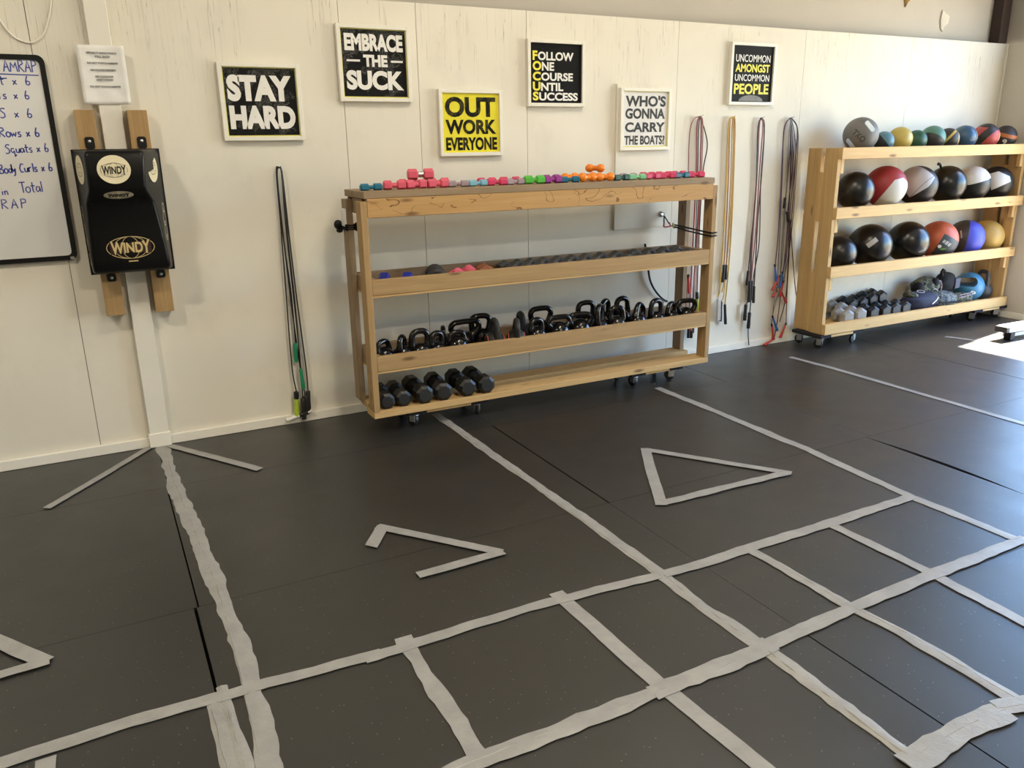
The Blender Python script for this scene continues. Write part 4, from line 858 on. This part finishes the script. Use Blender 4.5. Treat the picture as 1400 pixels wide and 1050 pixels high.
vl = Vector((0, -.012, .2)).normalized(); Pl = plane((.168, -.2345, 1.165), FX, vl, .0015); e = emblem(Pl, .112, .056, M['gold'], .0032, nm='gold_emblem'); wordmark(plane((.168, -.2345, 1.165), FX, vl, .0022), .185, .052, M['gold'], e, plain('dark_red_print', (.035, .012, .010), .5))
q = plane((.172, -.2300, 1.095), FX, vl, .0022); m = MB(); ribbon(m, [(-.022, 0), (.022, 0)], .006, q); m.build('small_mark', M['gold'], bag, smooth=0)
for s, bx, fx, yf in ((-1, -.030, .021, -.330), (1, .370, .276, -.330)):
    u = Vector((fx - bx, yf - YBK, 0)).normalized(); 
    if s > 0: u = -u
    mid = ((bx + fx) / 2, (yf + YBK) / 2, 1.555); q = plane(mid, u, FZ, .0018); disc(q, .070, .070, M['cream'], 'side_patch'); emblem(plane(mid, u, FZ, .003), .052, .032, M['bink'], .0014)
    fx2 = -.014 if s < 0 else .328; u = Vector((fx2 - bx, -.240 - YBK, 0)).normalized(); u = -u if s > 0 else u
    q = plane(((bx + fx2) / 2 + .0, (-.240 + YBK) / 2, 1.24), u, FZ, .0035); m = MB()
    for dz, r1, r2 in ((.115, .018, .022), (.060, .026, .036), (-.005, .020, .05), (-.055, .012, .03), (-.13, .022, .03)): ribbon(m, ell(0, dz, r1, r2, 24), .0035, q, True)
    m.build('side_print', M['cream'], bag)
# notice sheet
t = thing('notice_sheet', 'white printed sheet taped to the post above the punching bag', 'paper', (.171, -.0412, 2.01)); m = MB(); nx, nz = 12, 16; V = []
for j in range(nz + 1):
    for i in range(nx + 1):
        x = -.108 + .216 * i / nx; z_ = -.140 + .280 * j / nz; V.append((x, -.0022 - .0025 * (1 + sin(i * .9 + j * .5) * sin(j * .7)) - (.012 * max(0, abs(x) - .06) / .05 * (1 if x > 0 else .3)), z_))
m.add(V, [(j*(nx+1)+i, j*(nx+1)+i+1, (j+1)*(nx+1)+i+1, (j+1)*(nx+1)+i) for j in range(nz) for i in range(nx)]); sh = m.build('sheet', M['paper'], t, smooth=60); sd = sh.modifiers.new('s', 'SOLIDIFY'); sd.thickness = .0004; sd.offset = -1
m = MB(); PP = lambda u, v: Vector((-.108 + .216 * u, -.0112 - .004 * max(0, u - .75) * 4, .140 - .280 * v))
for body, u0, u1, v in (('SPECIALTY ANGLE PUNCH', .20, .83, .115), ('WALL BAG!!!', .36, .68, .175), ('DO NOT PUNCH HARD!!!!!', .19, .83, .285), ('NO GLOVES NEEDED!!', .24, .77, .40), ('ASK COACH FOR', .31, .70, .51), ('ASSISTANCE!!!', .33, .68, .565), ('DO NOT PUNCH HARD!!!!!', .18, .82, .68)): put_text(m, body, (u0, v + .034, u1, v), PP, .03)
m.build('printed_text', M['bink'], t, smooth=0)

# ================================================================== cords, ropes and straps on the wall
def smoothpath(pts, k=6):
    P = [Vector(p) for p in pts]; Q = [2 * P[0] - P[1]] + P + [2 * P[-1] - P[-2]]; out = []
    for i in range(1, len(Q) - 2):
        for j in range(k):
            u = j / k; a, b_, c, d = Q[i-1], Q[i], Q[i+1], Q[i+2]
            out.append(.5 * ((2*b_) + (c - a) * u + (2*a - 5*b_ + 4*c - d) * u*u + (3*b_ - a - 3*c + d) * u**3))
    return out + [P[-1]]
ROPES = {
 'A1': ([[(0.999,-0.03,1.542),(0.983,-0.03,1.511),(0.979,-0.03,1.207),(0.971,-0.03,0.822),(0.963,-0.03,0.372),(0.975,-0.03,0.207)],[(0.998,-0.034,1.542),(1.011,-0.034,1.502),(1.007,-0.034,1.163),(1.013,-0.034,0.73),(1.015,-0.034,0.366),(1.01,-0.034,0.155)]],[('lime',(0.972,-0.042,0.206),(0.962,-0.042,0.046)),('black',(1.008,-0.042,0.158),(1.005,-0.042,0.024))]),
 'A2': ([[(1.003,-0.03,1.542),(1.015,-0.03,1.494),(1.021,-0.03,1.162),(1.031,-0.03,0.772),(1.047,-0.03,0.361),(1.047,-0.03,0.205)],[(1.002,-0.034,1.542),(0.985,-0.034,1.494),(0.986,-0.034,1.165),(0.996,-0.034,0.732),(1.011,-0.034,0.367),(1.027,-0.034,0.152)]],[('black',(1.044,-0.042,0.204),(1.037,-0.042,0.072)),('black',(1.028,-0.042,0.178),(1.026,-0.042,0.054))]),
 'A3': ([[(0.998,-0.03,1.538),(0.986,-0.03,1.494),(0.987,-0.03,1.122),(1.001,-0.03,0.819),(0.998,-0.03,0.506)],[(0.998,-0.034,1.538),(1.011,-0.034,1.51),(1.012,-0.034,1.121),(1.017,-0.034,0.818),(1.015,-0.034,0.504),(1.013,-0.034,0.343)]],[('green',(0.996,-0.042,0.513),(0.989,-0.042,0.395)),('green',(1.012,-0.042,0.35),(1.018,-0.042,0.222))]),
 'B1': ([[(4.05,-0.03,1.822),(3.997,-0.03,1.801),(3.963,-0.03,1.705),(3.968,-0.03,1.406),(3.987,-0.03,1.086),(3.99,-0.03,0.812),(4.007,-0.03,0.415)],[(4.047,-0.034,1.821),(4.078,-0.034,1.766),(4.089,-0.034,1.403),(4.086,-0.034,0.917),(4.095,-0.034,0.348)]],[('red',(4.003,-0.042,0.667),(4.019,-0.042,0.524)),('red',(4.044,-0.042,0.355),(4.052,-0.042,0.226))]),
 'B2': ([[(4.044,-0.03,1.822),(4.028,-0.03,1.74),(4.044,-0.03,1.404),(4.044,-0.03,0.974),(4.043,-0.03,0.64),(4.043,-0.03,0.295)],[(4.054,-0.034,1.821),(4.066,-0.034,1.74),(4.075,-0.034,1.403),(4.076,-0.034,0.972),(4.069,-0.034,0.524),(4.069,-0.034,0.292)]],[('black',(4.033,-0.042,0.298),(4.034,-0.042,0.169)),('black',(4.062,-0.042,0.295),(4.063,-0.042,0.165))]),
 'B3': ([[(4.05,-0.03,1.822),(4.106,-0.03,1.714),(4.134,-0.03,1.606),(4.105,-0.03,1.428),(4.1,-0.03,1.08),(4.105,-0.03,0.691),(4.109,-0.03,0.514)],[(4.047,-0.034,1.821),(4.04,-0.034,1.715),(4.054,-0.034,1.404),(4.065,-0.034,0.918),(4.076,-0.034,0.523),(4.08,-0.034,0.35)]],[('lime',(4.099,-0.042,0.522),(4.117,-0.042,0.347)),('black',(4.073,-0.042,0.352),(4.075,-0.042,0.205))]),
 'C1': ([[(4.358,-0.03,1.817),(4.332,-0.03,1.786),(4.332,-0.03,1.608),(4.341,-0.03,1.232),(4.343,-0.03,0.843),(4.337,-0.03,0.527),(4.327,-0.03,0.469)],[(4.354,-0.034,1.817),(4.386,-0.034,1.775),(4.404,-0.034,1.393),(4.415,-0.034,1.008),(4.41,-0.034,0.608),(4.397,-0.034,0.398)]],[('silver',(4.317,-0.042,0.455),(4.323,-0.042,0.277)),('black',(4.39,-0.042,0.4),(4.41,-0.042,0.237))]),
 'C2': ([[(4.351,-0.03,1.817),(4.341,-0.03,1.755),(4.357,-0.03,1.395),(4.366,-0.03,1.01),(4.368,-0.03,0.715)],[(4.361,-0.034,1.817),(4.381,-0.034,1.755),(4.397,-0.034,1.394),(4.4,-0.034,1.008),(4.387,-0.034,0.714)]],[('black',(4.357,-0.042,0.718),(4.353,-0.042,0.58)),('black',(4.379,-0.042,0.716),(4.381,-0.042,0.6))]),
 'C3': ([[(4.365,-0.03,1.817),(4.366,-0.03,1.713),(4.383,-0.03,1.34),(4.39,-0.03,0.896),(4.385,-0.03,0.493),(4.36,-0.03,0.425)],[(4.361,-0.034,1.817),(4.382,-0.034,1.66),(4.396,-0.034,1.23),(4.394,-0.034,0.896),(4.38,-0.034,0.611),(4.359,-0.034,0.496)]],[('black',(4.35,-0.042,0.428),(4.354,-0.042,0.267)),('silver',(4.333,-0.042,0.441),(4.339,-0.042,0.275))]),
 'D1': ([[(4.65,-0.03,1.812),(4.626,-0.03,1.754),(4.644,-0.03,1.496),(4.644,-0.03,1.107),(4.634,-0.03,0.88),(4.626,-0.03,0.636)],[(4.646,-0.034,1.812),(4.682,-0.034,1.754),(4.691,-0.034,1.44),(4.684,-0.034,1.049),(4.694,-0.034,0.701),(4.697,-0.034,0.512)]],[('black',(4.614,-0.042,0.65),(4.609,-0.042,0.533)),('black',(4.689,-0.042,0.519),(4.694,-0.042,0.381))]),
 'D2': ([[(4.65,-0.03,1.812),(4.635,-0.03,1.738),(4.647,-0.03,1.386),(4.647,-0.03,0.994),(4.657,-0.03,0.562)],[(4.646,-0.034,1.812),(4.669,-0.034,1.738),(4.666,-0.034,1.386),(4.674,-0.034,0.992),(4.663,-0.034,0.704),(4.661,-0.034,0.562)]],[('black',(4.637,-0.042,0.566),(4.645,-0.042,0.392)),('black',(4.661,-0.042,0.564),(4.66,-0.042,0.408))]),
 'D3': ([[(4.643,-0.03,1.812),(4.623,-0.03,1.711),(4.645,-0.03,1.331),(4.642,-0.03,0.879),(4.65,-0.03,0.468),(4.628,-0.03,0.362)],[(4.654,-0.034,1.812),(4.686,-0.034,1.711),(4.687,-0.034,1.33),(4.717,-0.034,0.875),(4.682,-0.034,0.584),(4.67,-0.034,0.297)],[(4.661,-0.038,0.177),(4.668,-0.038,0.102),(4.683,-0.038,0.026)]],[('black',(4.615,-0.042,0.377),(4.612,-0.042,0.244)),('black',(4.661,-0.042,0.306),(4.658,-0.042,0.172))]),
 'E1': ([[(4.955,-0.03,1.813),(4.906,-0.03,1.764),(4.895,-0.03,1.655),(4.909,-0.03,1.322),(4.922,-0.03,0.919),(4.916,-0.03,0.671)],[(4.959,-0.034,1.813),(5.03,-0.034,1.736),(5.038,-0.034,1.543),(5.03,-0.034,1.204),(5.029,-0.034,0.795),(5.001,-0.034,0.605)]],[('blue',(4.899,-0.042,0.674),(4.927,-0.042,0.54)),('blue',(4.993,-0.042,0.607),(4.974,-0.042,0.481))]),
 'E2': ([[(4.955,-0.03,1.813),(4.958,-0.03,1.655),(4.973,-0.03,1.32),(4.97,-0.03,0.916),(4.984,-0.03,0.576)],[(4.959,-0.034,1.813),(5.009,-0.034,1.654),(5.024,-0.034,1.318),(5.031,-0.034,0.913),(5.026,-0.034,0.53)]],[('red',(4.969,-0.042,0.578),(4.889,-0.042,0.462)),('red',(5.013,-0.042,0.532),(4.983,-0.042,0.401))]),
 'E3': ([[(4.955,-0.03,1.813),(4.894,-0.03,1.732),(4.912,-0.03,1.434),(4.933,-0.03,1.035),(4.948,-0.03,0.681),(4.957,-0.03,0.45)],[(4.951,-0.034,1.812),(4.985,-0.034,1.654),(5.007,-0.034,1.262),(5.012,-0.034,0.796),(5.003,-0.034,0.44)]],[('red',(4.944,-0.042,0.453),(4.9,-0.042,0.409)),('red',(4.995,-0.042,0.442),(5.064,-0.042,0.343))]),
 'E4': ([[(4.963,-0.03,1.813),(5.046,-0.03,1.709),(5.063,-0.03,1.43),(5.07,-0.03,0.969),(5.037,-0.03,0.613),(4.963,-0.03,0.395),(4.929,-0.03,0.244)],[(4.951,-0.034,1.812),(4.952,-0.034,1.6),(4.972,-0.034,1.149),(4.983,-0.034,0.618),(4.937,-0.034,0.44),(4.924,-0.034,0.176)]],[('blue',(4.917,-0.042,0.247),(4.986,-0.042,0.114)),('red',(4.916,-0.042,0.176),(4.953,-0.042,0.043))]),
 'E5': ([[(4.963,-0.03,1.813),(5.035,-0.03,1.599),(5.052,-0.03,1.26),(5.059,-0.03,0.852),(5.075,-0.03,0.427),(5.094,-0.03,0.162)],[(4.951,-0.034,1.812),(4.989,-0.034,1.488),(5.018,-0.034,1.031),(5.006,-0.034,0.556),(4.991,-0.034,0.25),(4.967,-0.034,0.045)]],[('red',(5.081,-0.042,0.166),(5.027,-0.042,0.046)),('red',(4.959,-0.042,0.048),(4.852,-0.042,0.005))]),
 'E6': ([[(4.955,-0.03,1.813),(4.978,-0.03,1.544),(4.97,-0.03,1.206)],[(4.959,-0.034,1.813),(5.012,-0.034,1.488),(5.001,-0.034,1.101)],[(5.031,-0.038,1.019),(5.058,-0.038,0.429),(5.01,-0.038,0.186)],[(5.034,-0.042,1.031),(5.078,-0.042,0.792),(5.164,-0.042,0.42),(5.237,-0.042,0.237)]],[('black',(4.953,-0.042,1.207),(4.951,-0.042,1.122)),('black',(4.982,-0.042,1.097),(5.011,-0.042,1.014))]),
}
NAILS = {'A': (1.002,-0.015,1.538),'B': (4.063,-0.015,1.822),'C': (4.371,-0.015,1.818),'D': (4.665,-0.015,1.813),'E': (4.97,-0.015,1.813)}
INFO = {'A1': ('black', .0042, 'black skipping rope with a lime handle hanging left of the rack', 'A'), 'A2': ('black', .0045, 'black skipping rope with two thick black handles left of the rack', 'A'), 'A3': ('black', .0036, 'black skipping rope with green handles left of the rack', 'A'),
 'B1': ('pinkcord', .0036, 'thin dull pink skipping rope in a wide loop behind the rack end', 'B'), 'B2': ('redcord', .0060, 'thick red skipping rope behind the right end of the rack', 'B'), 'B3': ('black', .0042, 'thin black kinked skipping rope with a lime handle behind the rack end', 'B'),
 'C1': ('yellow', .0060, 'yellow skipping rope with a straight black handle', 'C'), 'C2': ('rust', .0050, 'rust brown skipping rope with short tangled black handles', 'C'), 'C3': ('gold', .0048, 'gold skipping rope with silver and black handles', 'C'),
 'D1': ('maroon', .0048, 'maroon skipping rope with slim black handles in the dark bundle', 'D'), 'D2': ('redcord', .0046, 'red and black skipping rope with thick handles in the dark bundle', 'D'), 'D3': ('black', .0044, 'longest black skipping rope of the dark bundle, its end near the floor', 'D'),
 'E1': ('purple', .0046, 'purple skipping rope with two blue handles in the right bundle', 'E'), 'E2': ('grey', .0040, 'grey skipping rope with crossed red handles in the right bundle', 'E'), 'E3': ('purple', .0036, 'thin purple skipping rope with splayed red handles in the right bundle', 'E'), 'E4': ('grey', .0036, 'grey skipping rope with a blue and a red handle low in the right bundle', 'E'), 'E5': ('maroon', .0036, 'maroon skipping rope with red handles reaching the floor', 'E'), 'E6': ('black', .0036, 'thin black skipping rope with short black handles half way up the right bundle', 'E')}
for k, (strands, handles) in ROPES.items():
    c, r, lab, g_ = INFO[k]; nl = NAILS[g_]
    t = thing('skipping_rope', lab, 'skipping rope', nl, 'skipping ropes hung on the wall'); L = Vector(nl); m = MB()
    for s in strands:
        q = smoothpath([Vector(p) - L for p in s]); m.tube(q, r, 6)
    m.build('cord', M['c_' + c], t, smooth=60)
    for hc, a, b_ in handles:
        a = Vector(a) - L; b_ = Vector(b_) - L; ln = (b_ - a).length; d = (b_ - a).normalized(); big = 1.25 if k in ('A1', 'A2', 'D2', 'D3') else 1
        if hc in ('blue', 'red') and k[0] == 'E': pr_ = [(.006, 0), (.0075, ln * .1), (.0085, ln * .5), (.0125, ln * .96), (.010, ln)]
        else: pr_ = [(.008 * big, 0), (.0115 * big, ln * .06), (.0105 * big, ln * .4), (.0125 * big, ln * .8), (.0115 * big, ln)]
        h_ = MB(); h_.lathe(pr_, 12, frame(d), a); ho = h_.build('handle', M['c_' + hc], t, smooth=50)
        if hc in ('lime', 'blue', 'red'):
            h_ = MB(); h_.lathe([(.0085 * big, -.004), (pr_[1][0] + .0012, 0), (pr_[1][0] + .0012, ln * (.26 if hc == 'lime' else .1)), (.009, ln * (.3 if hc == 'lime' else .12))], 12, frame(d), a); h_.build('handle_cap', M['c_black'], ho, smooth=50)
for k, nl in NAILS.items():
    lab = {'A': 'left of the rack', 'B': 'behind the rack end', 'C': 'over the yellow ropes', 'D': 'over the dark bundle', 'E': 'over the bundle with red and blue handles'}[k]
    tag(MB().tube([(nl[0], -.0005, nl[2] - .004), (nl[0], -.03, nl[2] + .001), (nl[0], -.052, nl[2] + .008)], .0028, 8).build('wall_nail', M['steel'], smooth=60), 'steel nail holding skipping ropes ' + lab, 'nail', 'nails for the ropes')
t = thing('rope_handle', 'loose black and white rope handle lying on the baseboard by the left ropes', 'rope handle', (1.0, -.045, .066)); m = MB(); m.lathe([(.010, -.085), (.012, -.07), (.0115, -.005)], 12, frame((1, 0, .25)), (-.02, 0, -.01)); m.build('white_grip', M['winkt'], t, smooth=60)
m = MB(); m.lathe([(.0115, -.005), (.012, .045), (.0105, .05)], 12, frame((1, 0, .25)), (-.02, 0, -.01)); m.cur = 1; m.lathe([(.0125, .05), (.013, .075)], 12, frame((1, 0, .25)), (-.02, 0, -.01)); m.build('black_grip', [M['c_black'], M['winkt']], t, smooth=60)
tag(MB().tube(smoothpath([(-.253, -.006, 2.272), (-.239, -.006, 2.247), (-.212, -.006, 2.197), (-.178, -.006, 2.166), (-.133, -.006, 2.154), (-.094, -.006, 2.169), (-.064, -.006, 2.2), (-.034, -.006, 2.267), (-.016, -.006, 2.324), (0, -.006, 2.40), (.005, -.006, 2.45)]), .0045, 8).build('hanging_cable', M['trimw'], smooth=60), 'white cable hanging in a loop above the whiteboard', 'cable')
tag(MB().tube(smoothpath([(3.60, -.020, .93), (3.625, -.026, .827), (3.636, -.026, .728), (3.66, -.026, .643), (3.711, -.026, .566), (3.776, -.026, .504), (3.833, -.012, .476)]), .008, 8).build('wall_cable', M['blackplastic'], smooth=60), 'black cable curving down the wall behind the rack', 'cable')
m = MB()
for k in range(3): m.tube([(3.589 + (.022 - .004*k) * cos(a * .6 + k), -.034 - .004 * k, .893 + (.014 - .002*k) * sin(a * .6 + k * .7)) for a in range(11)], .0035, 6)
tag(m.build('cord_knot', M['blackplastic'], smooth=60), 'small coil of black cord on the wall above the middle tray', 'cord')
# tie-down at the right end
t = thing('tie_down_cord', 'black elastic cord with a red clip tying the rack to the wall', 'tie down', (3.738, 0, 1.137))
L = Vector((3.738, 0, 1.137)); m = MB(); m.lathe([(.022, .0185), (.022, .024), (.012, .03)], 14, frame((0, -1, 0))); m.tube([(.0, -.03, .012), (.0, -.055, .010), (0, -.062, -.006), (0, -.045, -.016), (0, -.03, -.012)], .004, 8); m.build('wall_anchor', M['steel'], t, smooth=60)
m = MB(); m.tube([Vector(p) - L for p in ((3.738, -.058, 1.127), (3.724, -.075, 1.095), (3.718, -.085, 1.065))], .0045, 8); m.tube([Vector(p) - L for p in ((3.738, -.058, 1.127), (3.752, -.075, 1.097), (3.764, -.085, 1.070))], .0045, 8); m.build('loop', M['blackplastic'], t, smooth=60)
m = MB(); m.tube([Vector(p) - L for p in ((3.717, -.086, 1.080), (3.713, -.088, 1.058), (3.72, -.09, 1.05), (3.765, -.092, 1.052), (3.772, -.09, 1.060), (3.762, -.087, 1.082))], .0055, 8); m.tube([Vector(p) - L for p in ((3.768, -.092, 1.056), (3.772, -.11, 1.056), (3.772, -.125, 1.056))], .004, 8); m.build('red_clip', M['c_red'], t, smooth=60)
m = MB(); m.tube([Vector(p) - L for p in ((3.772, -.122, 1.078), (3.766, -.126, 1.06), (3.772, -.13, 1.045), (3.782, -.134, 1.045))], .006, 8); m.build('hook', M['c_gold'], t, smooth=60)
m = MB()
for dz in (0, -.022): m.tube([Vector(p) - L for p in ((3.778, -.132, 1.066 + dz * .6), (3.783, -.250, 1.057 + dz), (3.783, -.43, 1.045 + dz), (3.784, -.505, 1.041 + dz), (3.790, -.5225, 1.040 + dz), (3.822, -.5235, 1.040 + dz), (3.834, -.518, 1.040 + dz), (3.834, -.49, 1.040 + dz))], .0055, 8)
m.build('elastic_cord', M['blackplastic'], t, smooth=60)
t = thing('tie_down_cord', 'black cord knotted round the rear left rack post over a pale block', 'tie down', (1.33, -.2, 1.20)); m = MB()
for dz in (-.012, .0, .012): m.tube([(-.026, .055, dz), (-.026, -.047, dz), (.028, -.047, dz), (.028, .055, dz)], .0065, 8, closed=True)
m.build('cord', M['blackplastic'], t, smooth=60)
m = MB(); m.ball((-.05, .035, .012), (.026, .02, .028), 14, 9); m.ball((-.043, .04, -.022), (.02, .02, .014), 12, 8); m.ball((.040, -.03, .0), (.016, .018, .026), 12, 8); m.build('knot', M['blackplastic'], t, smooth=60)
MB().box((-.0325, -.038, .006), (-.0195, .030, .105)).build('pale_block', M['paper'], t, bevel=.002)
# rail of a bench in the sunny patch
t = thing('equipment_rail', 'white metal equipment rail with a dark end cap lying in the sunlit patch', 'gym equipment', (6.62, -.93, 0)); R4 = Matrix.Rotation(-.03, 4, 'Z')
M['railw'] = plain('white_powder_coat', (.74, .73, .75), .35)
MB().box((.035, -.055, .078), (1.5, .055, .128), R4).build('top_rail', M['railw'], t, bevel=.006); MB().box((0, -.053, .080), (.034, .053, .126), R4).build('end_cap', M['rubbergrey'], t, bevel=.004)
MB().box((.13, .0, .020), (1.5, .06, .052), R4).build('lower_rail', M['railw'], t, bevel=.004)
MB().box((.10, -.03, .0005), (.16, .03, .077), R4).build('foot', M['blackplastic'], t, bevel=.004); MB().box((1.3, -.03, .0005), (1.36, .03, .077), R4).build('foot', M['blackplastic'], t, bevel=.004)
m = MB(); m.cyl((.55, -.02, .128), (.55, -.02, .16), .03, 16); m.build('knob', M['steel'], t)
